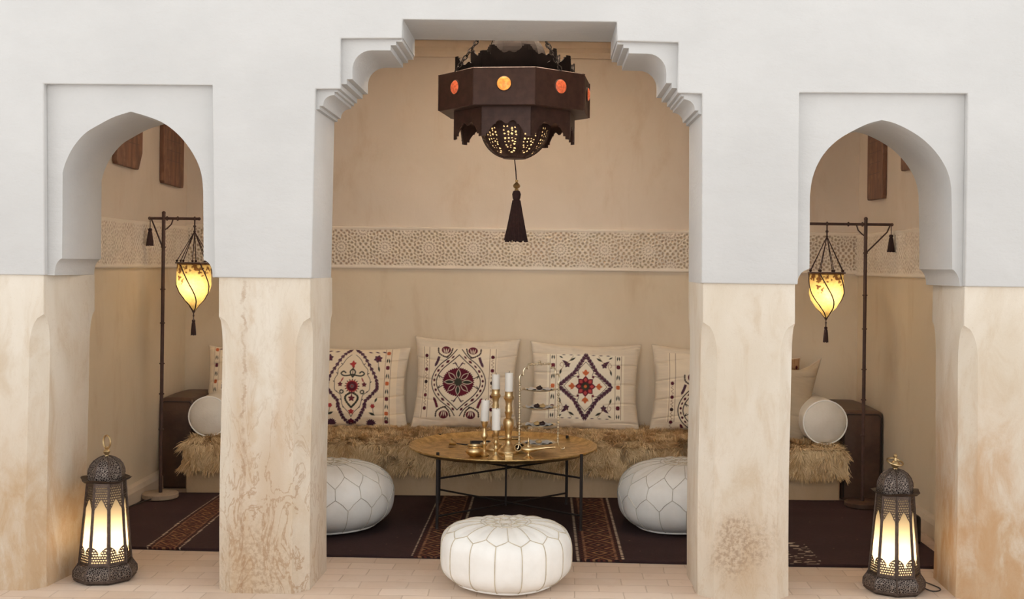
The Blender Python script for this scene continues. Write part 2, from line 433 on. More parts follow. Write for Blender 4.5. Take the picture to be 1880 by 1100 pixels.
# ------------------------------------------------------------------ the setting
YB = 0.455                      # back face of the arcade wall
XL, XR, YW, ZC = -2.235, 2.25, 2.76, 2.95
ZP = 1.348                      # lower edge of the white plaster
def crom(pts, sub=4):
    out = []
    P = [Vector((p[0], p[1])) for p in pts]
    for i in range(len(P)-1):
        p0 = P[max(i-1, 0)]; p1 = P[i]; p2 = P[i+1]; p3 = P[min(i+2, len(P)-1)]
        for k in range(sub):
            t = k/sub
            out.append(0.5*((2*p1)+(-p0+p2)*t+(2*p0-5*p1+4*p2-p3)*t*t+(-p0+3*p1-3*p2+p3)*t*t*t))
    out.append(P[-1]); return [(q.x, q.y) for q in out]
def px_list(pts, Y): return [xz(a, b, Y) for a, b in pts]

archL = crom([(112,475),(105,482),(101.5,492),(100,503.5)][::-1], 3) + [(114,475),(114.5,400)] + \
    crom([(115,317),(121,297),(134,271),(155,246),(180,230),(209,215),(240,205)], 5) + \
    crom([(240,205),(268,213),(299,225.5),(326,246),(347,271),(362,297),(370,322),(373,351)], 5)[1:] + [(373.6,426),(373.6,477)] + \
    crom([(376,478),(384,484),(389,495),(391,509)], 3)
archR = crom([(1484.8,494),(1473,499.6),(1466,510),(1463,520)][::-1], 3) + [(1486.4,493),(1486.6,430)] + \
    crom([(1486.9,359),(1491,330),(1501.5,301),(1518,276),(1541,255),(1570.5,238),(1595.6,226.5),(1618.7,220.5)], 5) + \
    crom([(1618.7,220.5),(1641.7,226),(1671,240),(1696,257),(1717,278),(1734,303),(1743,326),(1746.7,347)], 5)[1:] + [(1748,420),(1748.2,495)] + \
    crom([(1750,495.5),(1756,502),(1760,511),(1762,521.5)], 3)
def qarc(cx, cy, rx, ry, n=8): return [(cx-rx*math.cos(PI/2*i/n), cy-ry*math.sin(PI/2*i/n)) for i in range(n+1)]
scal = [(573.5,512),(580,201),(586.5,200.5),(586.5,194.5),(593,194.5)] + qarc(613.8,192,20.3,17.5) + \
    [(613.8,169),(619.3,169),(619.3,163.5),(625.5,163.5),(625.5,154.5),(636.5,154.5),(636.5,145.5),(647,145.5)] + \
    qarc(682,128,35,35.5) + [(717,92.5),(717,83),(727,83),(727,76.5),(738,76.5),(738,70),(740.5,70),(740.5,36)]
outl = [(572,512),(579,163),(624.8,163),(624.8,70),(737.5,70),(739,35)]
Y1 = 0.022; Y0 = -0.012
def mir(pts, Y, ax=-0.0035):
    a = px_list(pts, Y); return a + [(2*ax-x, z) for x, z in reversed(a)]
def flat(pts):     # the lower edge of the plaster is level
    return [(x, ZP if z < ZP+0.012 else z) for x, z in pts]
ZT = 3.3
layer2 = [(-3.2, ZP)] + flat(px_list(archL, Y1)) + flat(mir(scal, Y1)) + flat(px_list(archR, Y1)) + [(3.2, ZP), (3.2, ZT), (-3.2, ZT)]
layer1 = [(-3.2, ZP)] + flat(px_list([(82,506),(80,153.5),(390,156),(394,511)], Y0)) + flat(mir(outl, Y0)) + \
    flat(px_list([(1465,520),(1467.5,169.5),(1777,171.5),(1772,523)], Y0)) + [(3.2, ZP), (3.2, ZT), (-3.2, ZT)]
wf = MB().prism(layer2, Y1, YB).build('wall_front', M['plaster'], bevel=0.004, ang=35)
struct(wf, 'white plastered arcade wall with one scalloped arch between two pointed arches')
w1 = MB().prism(layer1, Y0, Y1).build('wall_face', M['plaster'], parent=wf, bevel=0.005, ang=35)
w1['kind'] = 'structure'

def pier(x0f, x1f, x0b, x1b, chl, chr_, label):
    """masonry pier: square at the top, its free corners chamfered below a curved stop"""
    zs = [0.0, 0.25, 0.5, 0.75, 0.98] + [1.03 + 0.15*i/9 for i in range(10)] + [1.2, 1.28, ZP]
    yb = YB - 0.008; vs = []; fs = []
    for z in zs:
        t = min(max((1.18-z)/0.15, 0), 1); c = 0.062*math.sqrt(max(0, 1-(1-t)**2)) if t > 0 else 0
        c = max(c, 0.003); cl = c if chl else 0.003; cr = c if chr_ else 0.003
        w = 0.003*math.sin(z*5+x0f*3)
        ring = [(x0f+w+cl, 0), (x1f+w-cr, 0), (x1f+w, cr), (x1b+w, yb-cr), (x1b+w-cr, yb), (x0b+w+cl, yb), (x0b+w, yb-cl), (x0f+w, cl)]
        vs += [(x, y, z) for x, y in ring]
    n = 8
    for i in range(len(zs)-1):
        for k in range(n):
            l = (k+1) % n; fs.append((i*n+k, i*n+l, (i+1)*n+l, (i+1)*n+k))
    fs.append(tuple(range(n-1, -1, -1))); fs.append(tuple(range((len(zs)-1)*n, len(zs)*n)))
    o = MB().add(vs, fs).build('pillar', M['pier'], ang=28)
    return struct(o, label)
X = lambda px, py=560, Y=0.0: at(px, py, Y).x
pier(-3.2, X(80), -3.2, X(175, 560, YB), False, True, 'stained beige plaster pier at the far left, behind the left lantern')
pier(X(401), X(569), X(401), X(610, 560, YB), True, True, 'beige plaster pier with a brown run stain, left of the scalloped arch')
pier(X(1290), X(1459), X(1263, 560, YB), X(1459), True, True, 'pale beige plaster pier with a dark blotch at its foot, right of the scalloped arch')
pier(X(1771), 3.2, X(1711, 560, YB), 3.2, True, False, 'ochre stained plaster pier at the far right, behind the right lantern')

struct(MB().box((0, -1.6, -0.06), (9, 9.2, 0.12)).build('floor', M['floor'], smooth=False), 'worn pinkish terracotta tile floor')
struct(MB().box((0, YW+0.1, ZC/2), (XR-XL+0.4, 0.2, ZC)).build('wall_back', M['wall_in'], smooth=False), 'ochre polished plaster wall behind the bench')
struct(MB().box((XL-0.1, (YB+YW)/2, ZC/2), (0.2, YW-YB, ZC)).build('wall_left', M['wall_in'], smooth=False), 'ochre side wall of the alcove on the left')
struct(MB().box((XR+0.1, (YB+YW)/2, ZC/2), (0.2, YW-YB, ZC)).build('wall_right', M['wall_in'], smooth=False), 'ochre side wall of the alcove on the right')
struct(MB().box(((XL+XR)/2, (YB+YW)/2+0.1, ZC+0.06), (XR-XL+0.4, YW-YB+0.2, 0.12)).build('ceiling', M['ceil'], smooth=False), 'pale plaster ceiling of the alcove')
cor = MB(); cor.add([(XL, YW-0.001, 2.80), (XR, YW-0.001, 2.80), (XR, YW-0.02, 2.80), (XL, YW-0.02, 2.80), (XL, YW-0.03, 2.835), (XR, YW-0.03, 2.835), (XL, YW-0.06, 2.86), (XR, YW-0.06, 2.86), (XL, YW-0.06, 2.9), (XR, YW-0.06, 2.9), (XL, YW-0.001, 2.9), (XR, YW-0.001, 2.9)],
    [(0,1,2,3),(3,2,5,4),(4,5,7,6),(6,7,9,8),(8,9,11,10)])
struct(cor.build('trim_1', M['ceil'], smooth=False), 'plain plaster cornice at the top of the back wall')
def skirting(name, x, sgn, lab):
    prof = [(0, 0), (0.035, 0), (0.035, 0.075), (0.022, 0.1), (0, 0.112)]
    vs = [(x+sgn*a, YB, z) for a, z in prof] + [(x+sgn*a, YW, z) for a, z in prof]; n = len(prof)
    fs = [(i, i+1, i+1+n, i+n) for i in range(n-1)] + [tuple(range(n)), tuple(range(2*n-1, n-1, -1))]
    struct(MB().add(vs, fs).build(name, M['skirt'], smooth=False, bevel=0.006), lab)
skirting('baseboard_left', XL, 1, 'pale plaster skirting along the left alcove wall')
skirting('baseboard_right', XR, -1, 'pale plaster skirting along the right alcove wall')

# carved plaster frieze: a star lattice cut as real relief
def frieze(name, x0, x1, place, label, ph=0.0, step=0.0036):
    L = 0.293; H = 0.28
    nx = int((x1-x0)/step)+1; nz = int(H/step)+1
    xs = np.linspace(x0, x1, nx); ts = np.linspace(-H/2, H/2, nz)
    Xg, T = np.meshgrid(xs, ts, indexing='ij'); u = Xg + ph
    ca = np.round(u/L)*L; da = np.hypot(u-ca, T); aa = np.arctan2(T, u-ca)
    cb = (np.floor(u/L)+0.5)*L; tb = np.where(T > 0, 0.118, -0.118); db = np.hypot(u-cb, T-tb); ab = np.arctan2(T-tb, u-cb)
    isA = da < db; r = np.where(isA, da, db); th = np.where(isA, aa, ab)
    def ring(r0, r1, n, off, th_=0.0):
        q = (r-r0)/(r1-r0); env = np.sin(np.clip(q, 0, 1)*PI)
        return (np.cos(n*th+off) - (1-env)*1.5 - th_) * (q > 0) * (q < 1)
    hole = np.zeros_like(r)
    for g in (ring(0.007, 0.019, 8, 0, -0.2), ring(0.027, 0.041, 16, 0, -0.3), ring(0.046, 0.066, 16, PI, -0.35), ring(0.066, 0.088, 16, 0, -0.35), ring(0.088, 0.104, 16, PI, -0.3)):
        hole = np.maximum(hole, (g > 0).astype(float))
    k = 2*PI/0.0366
    lat = (np.cos(k*u*1.0)*np.cos(k*T*1.0) > 0.22) & (r > 0.102)
    hole = np.maximum(hole, lat.astype(float))
    frame = np.abs(T) > H/2-0.022
    hole[frame] = 0
    sm = hole.copy(); sm[1:-1, 1:-1] = (hole[1:-1, 1:-1]*2+hole[:-2, 1:-1]+hole[2:, 1:-1]+hole[1:-1, :-2]+hole[1:-1, 2:])/6
    h = 0.016 - 0.009*sm; h[np.abs(T) > H/2-0.015] = 0.02
    h[:, 0] = 0; h[:, -1] = 0
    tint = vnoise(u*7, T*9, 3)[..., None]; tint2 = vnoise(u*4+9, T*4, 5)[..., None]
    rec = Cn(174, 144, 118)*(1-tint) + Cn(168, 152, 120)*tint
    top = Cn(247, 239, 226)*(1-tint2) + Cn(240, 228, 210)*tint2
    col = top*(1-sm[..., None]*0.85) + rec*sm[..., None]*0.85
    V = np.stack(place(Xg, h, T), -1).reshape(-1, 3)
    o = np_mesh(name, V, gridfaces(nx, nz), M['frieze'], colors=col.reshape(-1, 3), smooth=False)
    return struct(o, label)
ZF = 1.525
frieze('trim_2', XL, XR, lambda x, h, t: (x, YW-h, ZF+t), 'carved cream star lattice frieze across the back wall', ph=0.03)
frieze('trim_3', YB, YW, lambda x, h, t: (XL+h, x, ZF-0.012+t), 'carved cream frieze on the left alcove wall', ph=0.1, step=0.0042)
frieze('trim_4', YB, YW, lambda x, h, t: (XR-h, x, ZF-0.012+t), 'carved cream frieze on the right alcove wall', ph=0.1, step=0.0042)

# ------------------------------------------------------------------ bench, fur, rug
BY, BZ = 2.075, 0.315
b = MB().box((-0.02, (BY+YW)/2, BZ/2), (3.98, YW-BY-0.002, BZ)).build('bench', M['bench'], bevel=0.012)
tag(b, 'long built-in plaster bench along the back wall, under the shaggy fur', 'bench')

def fur_throw():
    root = thing('fur_throw', 'shaggy tan sheepskin throw covering the whole bench', 'throw', (0, BY, BZ))
    # profile down the bench: distance s -> (y, z, normal)
    r = 0.045; x0, x1 = -2.004, 1.984; ytop = 0.66
    segs = [(ytop, 'top'), (r*PI/2, 'bend'), (0.128, 'drop')]
    Ltot = sum(q[0] for q in segs)
    def prof(s):
        y = np.where(s < ytop, ytop-s, 0); z = np.full_like(s, 0.032); ny = np.zeros_like(s); nz = np.ones_like(s)
        a = np.clip((s-ytop)/r, 0, PI/2); inb = s >= ytop
        y = np.where(inb, -r*np.sin(a)+0.0, y); z = np.where(inb, 0.032-r+r*np.cos(a), z); ny = np.where(inb, -np.sin(a), ny); nz = np.where(inb, np.cos(a), nz)
        d = s-ytop-r*PI/2; z = np.where(d > 0, 0.032-r-d, z)
        return y, z, ny, nz
    ns, nx = 60, 240
    s = np.linspace(0, Ltot, ns); xs = np.linspace(x0, x1, nx)
    y, z, ny, nz = prof(s)
    Xg, _ = np.meshgrid(xs, s, indexing='ij')
    wob = 0.012*(vnoise(Xg*6, np.broadcast_to(s*6, Xg.shape), 11)-0.5)
    droop = np.clip((np.abs(Xg+0.01)-1.94)/0.06, 0, 1)**1.5*0.06
    V = np.stack([Xg, np.broadcast_to(y, Xg.shape)+wob*ny, np.broadcast_to(z, Xg.shape)+np.abs(wob)*nz-droop*(nz > 0.5)], -1).reshape(-1, 3)
    base = np_mesh('hide', V, gridfaces(nx, ns), M['fur'], root, np.tile(Cn(176, 144, 104), (len(V), 1)))
    R = np.random.RandomState(5); n = 120000
    sx = R.uniform(x0, x1, n); ss = Ltot*R.beta(1.25, 1.0, n)
    y, z, ny, nz = prof(ss)
    droop = np.clip((np.abs(sx+0.01)-1.94)/0.06, 0, 1)**1.5*0.06
    z = z - droop*(nz > 0.5)
    # clumped direction field
    a1 = (vnoise(sx*16, ss*16, 21)-0.5)*2; a2 = (vnoise(sx*16+40, ss*16, 22)-0.5)*2
    b1 = (vnoise(sx*30, ss*30, 23)-0.5)*2; b2 = (vnoise(sx*30+9, ss*30, 24)-0.5)*2
    front = np.clip((ss-ytop*0.75)/(ytop*0.3), 0, 1)
    up = 0.9-0.35*front
    dx = 1.0*a1+1.0*b1+0.3*R.randn(n); dt = 0.30+0.2*front+0.9*a2+0.8*b2+0.3*R.randn(n)
    dy = ny*up + np.where(nz > 0.5, -dt, 0)*1.0; dz = nz*up - np.where(nz > 0.5, 0, dt*0.9+0.35)
    D = np.stack([dx, dy, dz], -1); D /= np.linalg.norm(D, axis=1)[:, None]
    ends = np.clip((np.abs(sx+0.01)-1.92)/0.1, 0, 1)
    D[:, 0] += ends*np.sign(sx)*0.9; D[:, 2] -= ends*0.4; D /= np.linalg.norm(D, axis=1)[:, None]
    Ln = (0.030+0.022*R.rand(n))*(0.62+0.38*front)*(1+0.3*ends)
    root_p = np.stack([sx, y, z], -1)
    mid = root_p + D*Ln[:, None]*0.55
    tip = root_p + D*Ln[:, None]; tip[:, 2] -= Ln*0.22*(0.3+front); tip += np.stack([b2, 0*b2, b1], -1)*0.018
    W = np.cross(D, np.stack([0*sx, ny, nz], -1)+0.01*R.randn(n, 3)); W /= np.linalg.norm(W, axis=1)[:, None]+1e-9
    w = (0.0019+0.0014*R.rand(n))[:, None]
    V = np.stack([root_p-W*w, root_p+W*w, mid+W*w*0.9, mid-W*w*0.9, tip+W*w*0.25, tip-W*w*0.25], 1).reshape(-1, 3)
    i = np.arange(n)[:, None]*6
    Fq = np.concatenate([i+np.array([[0, 1, 2, 3]]), i+np.array([[3, 2, 4, 5]])], 0)
    clump = vnoise(sx*9, ss*14, 25)*0.6+vnoise(sx*30, ss*30, 26)*0.4
    t = np.clip(clump*1.3-0.15+0.25*R.randn(n), 0, 1)[:, None]
    dk = (vnoise(sx*14+70, ss*14, 27) > 0.84)[:, None]*0.5*front[:, None]
    col = Cn(244, 221, 178)*t + Cn(190, 156, 110)*(1-t)
    col = col*(1-dk) + Cn(96, 72, 56)*dk
    o = np_mesh('pile', V, Fq, M['fur'], root, np.repeat(col, 6, axis=0), smooth=False)
    o['kind'] = 'stuff'
    return root
fur_throw()

def rug():
    # corners on the floor, measured off the tiles
    def gp(px, py):
        u, v = px-PX, PY-py; x = u*math.cos(ROLL)-v*math.sin(ROLL); z = u*math.sin(ROLL)+v*math.cos(ROLL)
        d = F*CZ/(-z); return (CX+x*d/F, CY+d)
    fx = [gp(238, 1009), gp(407, 1013), gp(607, 1023), gp(930, 1029), gp(1262, 1037), gp(1460, 1041), gp(1716, 1045)]
    fxs = [p[0] for p in fx]; fys = [p[1] for p in fx]
    x0, x1 = -2.19, 2.12
    nx, ny = 700, 230
    xs = np.linspace(x0, x1, nx); tt = np.linspace(0, 1, ny)
    Xg, T = np.meshgrid(xs, tt, indexing='ij')
    yf = np.interp(xs, fxs, fys)[:, None] + 0.006*(vnoise(xs*9, xs*0+0.5, 31)[:, None]-0.5)
    Yg = yf + (2.07-yf)*T
    R = np.random.RandomState(8)
    base = Cn(54, 38, 38)*(0.75+0.5*vnoise(Xg*90, Yg*120, 32)[..., None]*vnoise(Xg*4, Yg*9, 33)[..., None]+0.1)
    col = base.copy()
    pal = [Cn(52, 30, 32), Cn(122, 66, 52), Cn(46, 30, 34), Cn(186, 140, 96), Cn(98, 48, 46), Cn(44, 34, 38), Cn(150, 104, 76)]
    def stripe(cx, hw, step, wave=0.0):
        a = (Xg-cx-wave*np.sin(Yg*3))/hw; inn = np.abs(a) < 1
        fb = ((Yg/step) % 1.0 - 0.5)*2; idx = np.floor(Yg/step).astype(int)
        d = np.abs(a)/0.74 + np.abs(fb)
        band = np.floor(d*5.5+idx*2).astype(int) % 7
        c = np.stack(pal)[band]
        edge = (np.abs(a) > 0.74) & inn
        zig = ((np.abs(a)-0.74)/0.26 + ((Yg*26) % 1.0)) % 1.0 > 0.55
        c = np.where(edge[..., None], np.where(zig[..., None], Cn(96, 52, 42), Cn(46, 28, 30)), c)
        col[inn] = (c*0.62)[inn]
        st = (np.abs(np.abs(a)-1.08) < 0.055) & (((Yg*34 + vnoise(Xg*3, Yg*6, 34)*3) % 1.0) > 0.35)
        st2 = (np.abs(np.abs(a)-0.74) < 0.05) & (((Yg*40) % 1.0) > 0.45)
        col[st] = Cn(190, 172, 150); col[st2] = Cn(150, 110, 84)
    stripe(-0.36, 0.095, 0.15); stripe(0.445, 0.1, 0.16); stripe(-1.70, 0.075, 0.13, 0.01); stripe(-1.16, 0.09, 0.15)
    sc = (Xg > 1.3) & (Xg < 1.5) & (Yg < 0.98) & ((vnoise(Xg*40, Yg*90, 35) > 0.74))
    col[sc] = Cn(176, 160, 140)
    spot = vnoise(Xg*110, Yg*110, 36) > 0.985; col[spot] = Cn(120, 92, 78)
    Z = 0.011 + 0.003*vnoise(Xg*5, Yg*5, 37) + 0.0006*vnoise(Xg*200, Yg*200, 38)
    V = np.stack([Xg, Yg, Z], -1).reshape(-1, 3); n = nx*ny
    # a skirt down to the floor all round
    ring = np.concatenate([np.arange(nx)*ny, (nx-1)*ny+np.arange(1, ny), np.arange(nx-2, -1, -1)*ny+ny-1, np.arange(ny-2, 0, -1)])
    lowv = V[ring].copy(); lowv[:, 2] = 0.0005
    m = len(ring); j = np.arange(m); k = (j+1) % m
    Fs = np.stack([ring[j], n+j, n+k, ring[k]], 1)
    cols = np.concatenate([col.reshape(-1, 3), np.tile(Cn(44, 28, 28), (m, 1))])
    o = np_mesh('rug', np.concatenate([V, lowv]), np.concatenate([gridfaces(nx, ny), Fs]), M['rug'], colors=cols)
    tag(o, 'dark brown flatwoven rug with kilim stripes under the brass table', 'rug')
rug()

def arm_block(x0, x1, y0, z1, label):
    root = thing('arm_block', label, 'bolster', ((x0+x1)/2, (y0+YW)/2, 0), 0, 'brown leather blocks at the bench ends')
    w, d = (x1-x0), (YW-y0-0.01)
    bm = bmesh.new(); bmesh.ops.create_cube(bm, size=1.0)
    bmesh.ops.subdivide_edges(bm, edges=bm.edges, cuts=9, use_grid_fill=True)
    for v in bm.verts:
        p = v.co*2; q = Vector([math.copysign(abs(c)**0.75, c) for c in p])
        # rounded box
        k = 0.09
        x = p.x*w/2; y = p.y*d/2; z = (p.z+1)*z1/2
        bul = (1-p.y**2)*(1-(p.z)**2)*0.008; v.co = Vector((x+math.copysign(bul, p.x)*(abs(p.x) > .98), y-(1-p.x**2)*(1-p.z**2)*0.012*(p.y < -.98), z+(1-p.x**2)*(1-p.y**2)*0.015*(p.z > .98)-0.012*abs(p.x)**8*(p.z > 0)))
    me = bpy.data.meshes.new('block'); bm.to_mesh(me); bm.free()
    o = link('cover', me, M['brown_leather'], root, True, 0.02, ang=50)
    y = -d/2-0.004; a = w/2-0.012; zb, zt = 0.02, z1-0.022
    for yy in (y, d/2-0.01):
        MB().tube([(-a, yy, zb), (-a, yy, zt-0.02), (-a+0.02, yy, zt), (a-0.02, yy, zt), (a, yy, zt-0.02), (a, yy, zb)], 0.004, 6).build('piping', M['iron_blk'], root)
arm_block(XL+0.006, -2.012, 2.24, 0.565, 'brown leather end block beside the left end of the bench')
arm_block(1.992, XR-0.006, 2.13, 0.55, 'brown leather end block behind the right floor lamp')

def bolster(x, z, y0, L, r, rz, label):
    root = thing('bolster_cushion', label, 'cushion', (x, y0, z), rz, 'white canvas bolsters')
    N = 40; pr = []
    for i in range(25):
        t = i/24; e = min(t, 1-t)*L; q = 1-max(0, 1-e/0.03)**2*0.08
        pr.append((r*q, t*L))
    vs = []; fs = []
    for i, (rr, yy) in enumerate(pr):
        for k in range(N):
            a = 2*PI*k/N; wr = 1+0.012*math.sin(5*a+yy*9)+0.01*math.sin(9*a+yy*23); flatb = 1.0 if math.sin(a) > -0.75 else 0.97
            vs.append((rr*math.cos(a)*wr, yy, rr*math.sin(a)*wr*flatb))
    for i in range(len(pr)-1):
        for k in range(N): l = (k+1) % N; fs.append((i*N+k, i*N+l, (i+1)*N+l, (i+1)*N+k))
    m = MB().add(vs, fs)
    for end, s in ((0, -1), (len(pr)-1, 1)):      # puffed round ends
        prev = [end*N+k for k in range(N)]
        for j in (0.8, 0.55, 0.3, 0.05):
            base = len(m.v)
            for k in range(N):
                vx, vy, vz = m.v[end*N+k]; m.v.append((vx*j, vy+s*0.028*(1-j*j), vz*j))
            for k in range(N): l = (k+1) % N; m.f.append((prev[k], prev[l], base+l, base+k))
            prev = [base+k for k in range(N)]
        m.f.append(tuple(prev))
    m.build('cover', M['canvas'], root, ang=70)
    for yy in (0.004, L-0.004):
        MB().tube([(r*0.985*math.cos(2*PI*k/40), yy, r*0.97*math.sin(2*PI*k/40)) for k in range(40)], 0.0045, 6, True).build('piping', M['wax'], root)
bolster(-1.875, 0.352+0.123, 2.08, 0.42, 0.123, 0.03, 'white round bolster lying on the left end of the bench')
bolster(1.872, 0.352+0.135, 2.06, 0.42, 0.136, 0.04, 'white round bolster lying on the right end of the bench')

# ------------------------------------------------------------------ embroidered cushions
class Cloth:
    """embroidery worked into the cloth colour of a cushion face"""
    def __init__(s, S_, T_, base): s.s, s.t = S_, T_; s.c = base
    def put(s, m, col, a=1.0):
        m = np.clip(m, 0, 1)[..., None]*a; s.c[...] = s.c*(1-m) + np.array(col)*m
    def soft(s, d, e=0.014): return np.clip(0.5 - d/e, 0, 1)
    def disc(s, x, y, r, col, teeth=0, depth=0.0, ry=None, rot=0):
        dx, dy = s.s-x, s.t-y; k = r/(ry or r); a = np.arctan2(dy*k, dx)+rot
        s.put(s.soft(np.hypot(dx, dy*k) - r*(1+depth*np.cos(a*teeth))), col)
    def segd(s, a, b):
        ax, ay = a; bx, by = b; vx, vy = bx-ax, by-ay; L = vx*vx+vy*vy+1e-9
        q = np.clip(((s.s-ax)*vx+(s.t-ay)*vy)/L, 0, 1)
        return np.hypot(s.s-ax-q*vx, s.t-ay-q*vy), q
    def line(s, pts, w, col, dash=0):
        D = np.full(s.s.shape, 9.0)
        for a, b in zip(pts[:-1], pts[1:]): D = np.minimum(D, s.segd(a, b)[0])
        s.put(s.soft(D-w), col)
    def leaf(s, a, b, w, col):
        d, q = s.segd(a, b); s.put(s.soft(d - w*np.sin(PI*np.clip(q, 0.02, 0.98))), col)
    def vine(s, pts, w, col, step=0.11, ll=0.085, lw=0.022, ang=0.6):
        s.line(pts, w, col)
        for a, b in zip(pts[:-1], pts[1:]):
            a = Vector(a); b = Vector(b); n = max(1, int((b-a).length/step+0.5)); d = (b-a).normalized(); e = Vector((-d.y, d.x))
            for i in range(n):
                p = a+(b-a)*((i+0.3)/n)
                for sg in (-1, 1): s.leaf(tuple(p-d*0.01), tuple(p+(d*math.cos(ang)+e*sg*math.sin(ang))*ll), lw, col)
    def petals(s, x, y, r0, r1, w, n, col, off=0.0):
        for k in range(n):
            a = 2*PI*k/n+off; s.leaf((x+r0*math.cos(a), y+r0*math.sin(a)), (x+r1*math.cos(a), y+r1*math.sin(a)), w, col)
    def sym(s, fn):
        for sg in (-1, 1): fn(sg)
MAR, PUR, DRK, RED, ORA, GRN, TAN = Cn(92, 26, 42), Cn(78, 46, 62), Cn(58, 40, 36), Cn(160, 52, 52), Cn(196, 104, 62), Cn(54, 56, 46), Cn(158, 118, 82)
IV, LN = Cn(242, 228, 204), Cn(230, 216, 194)

def strips(c, xs, tt, span, cols, cross=True):
    for x in xs:
        for e in (-0.085, 0.085): c.line([(x+e, -span), (x+e, span)], 0.007, TAN*0.7)
        for i, t in enumerate(tt):
            if cross: c.petals(x, t, 0.005, 0.07, 0.028, 4, cols[i % len(cols)], PI/4); c.petals(x, t, 0.0, 0.065, 0.02, 4, cols[i % len(cols)])
            else: c.disc(x, t, 0.052, cols[i % len(cols)], 7, 0.1)
        for t0, t1 in zip(tt[:-1], tt[1:]):
            m = (t0+t1)/2
            if cross:
                for sg in (-1, 1): c.leaf((x+sg*0.04, m-0.09), (x+sg*0.02, m+0.06), 0.02, GRN)
            else:
                c.line([(x+0.035*math.sin(i*1.3), t0+(t1-t0)*(0.22+0.56*i/10)) for i in range(11)], 0.007, TAN*0.8)

def ring_pattern(c, dy=0.0, panel=True):
    w = np.where((np.abs(c.s) < 1.06) & (np.abs(c.t) < 0.98), 1.0, 0.0)
    if panel: c.put(w, IV)
    outer = crom([(0.07,-.93),(.2,-.72),(.5,-.49),(.68,-.26),(.75,0),(.68,.26),(.5,.49),(.24,.7),(.07,.93)], 5)
    inner = crom([(0,-.76),(.18,-.58),(.42,-.37),(.56,-.18),(.61,0),(.56,.18),(.42,.37),(.18,.58),(0,.76)], 5)
    for sg in (-1, 1):
        c.line([(sg*x, y+dy) for x, y in outer], 0.014, DRK); c.line([(sg*x, y+dy) for x, y in inner], 0.014, DRK)
        midl = [((a[0]+b[0])/2, (a[1]+b[1])/2) for a, b in zip(outer, inner)]
        for i in range(3, len(midl)-3, 3):
            a, b = midl[i-1], midl[i+1]; w2 = 0.034 if (i//3) % 2 else 0.024
            c.leaf((sg*a[0], a[1]+dy), (sg*b[0], b[1]+dy), w2, MAR*0.8)
        for q in (-1, 1):
            # half tulips at the corners
            cx, cy = sg*0.37, q*0.9
            c.disc(cx, cy+dy, 0.13, MAR, ry=0.12)
            for k in (-1, 0, 1): c.leaf((cx+k*0.03, cy-q*0.12+dy), (cx+k*0.075, cy+q*0.06+dy), 0.014, LN)
            c.vine(crom([(cx+sg*0.22, cy+q*0.06+dy), (cx+sg*0.2, cy-q*0.1+dy), (cx+sg*0.05, cy-q*0.2+dy), (cx-sg*0.05, cy-q*0.22+dy)], 3), 0.014, DRK, 0.06, 0.04, 0.012)
            c.vine(crom([(cx-sg*0.18, cy+q*0.06+dy), (cx-sg*0.14, cy-q*0.1+dy), (cx-sg*0.05, cy-q*0.2+dy)], 3), 0.014, DRK, 0.06, 0.04, 0.012)
            c.vine([(sg*0.66, q*0.44+dy), (sg*0.6, q*0.56+dy), (sg*0.56, q*0.68+dy)], 0.022, PUR if q > 0 else MAR, 0.05, 0.06, 0.02)
            c.line([(sg*0.43, q*0.1+dy), (sg*0.54, q*0.17+dy)], 0.012, DRK); c.leaf((sg*0.5, q*0.08+dy), (sg*0.57, q*0.2+dy), 0.014, DRK)
        c.line([(0, 0.38+dy), (sg*0.1, 0.52+dy), (sg*0.16, 0.5+dy)], 0.012, DRK); c.leaf((sg*0.04, 0.44+dy), (sg*0.12, 0.56+dy), 0.02, PUR)
        c.line([(0, -0.38+dy), (sg*0.1, -0.52+dy), (sg*0.16, -0.5+dy)], 0.012, DRK); c.leaf((sg*0.04, -0.44+dy), (sg*0.12, -0.56+dy), 0.02, PUR)
    c.disc(0, dy, 0.43, MAR, 44, 0.035, ry=0.385)
    for k in range(8):
        a = 2*PI*k/8+PI/2; p = lambda r: (r*math.cos(a), r*0.9*math.sin(a)+dy)
        c.leaf(p(0.08), p(0.40), 0.062, LN); c.leaf(p(0.1), p(0.38), 0.046, MAR*0.75 if k % 2 else GRN*0.8)
    c.disc(0, dy, 0.105, GRN*1.1, 12, 0.05)
    strips(c, (-0.93, 0.93), [-0.72+dy, -0.36+dy, 0.0+dy, 0.34+dy, 0.72+dy], 0.97, [MAR*0.75, MAR, DRK, MAR, MAR*0.75], cross=False)

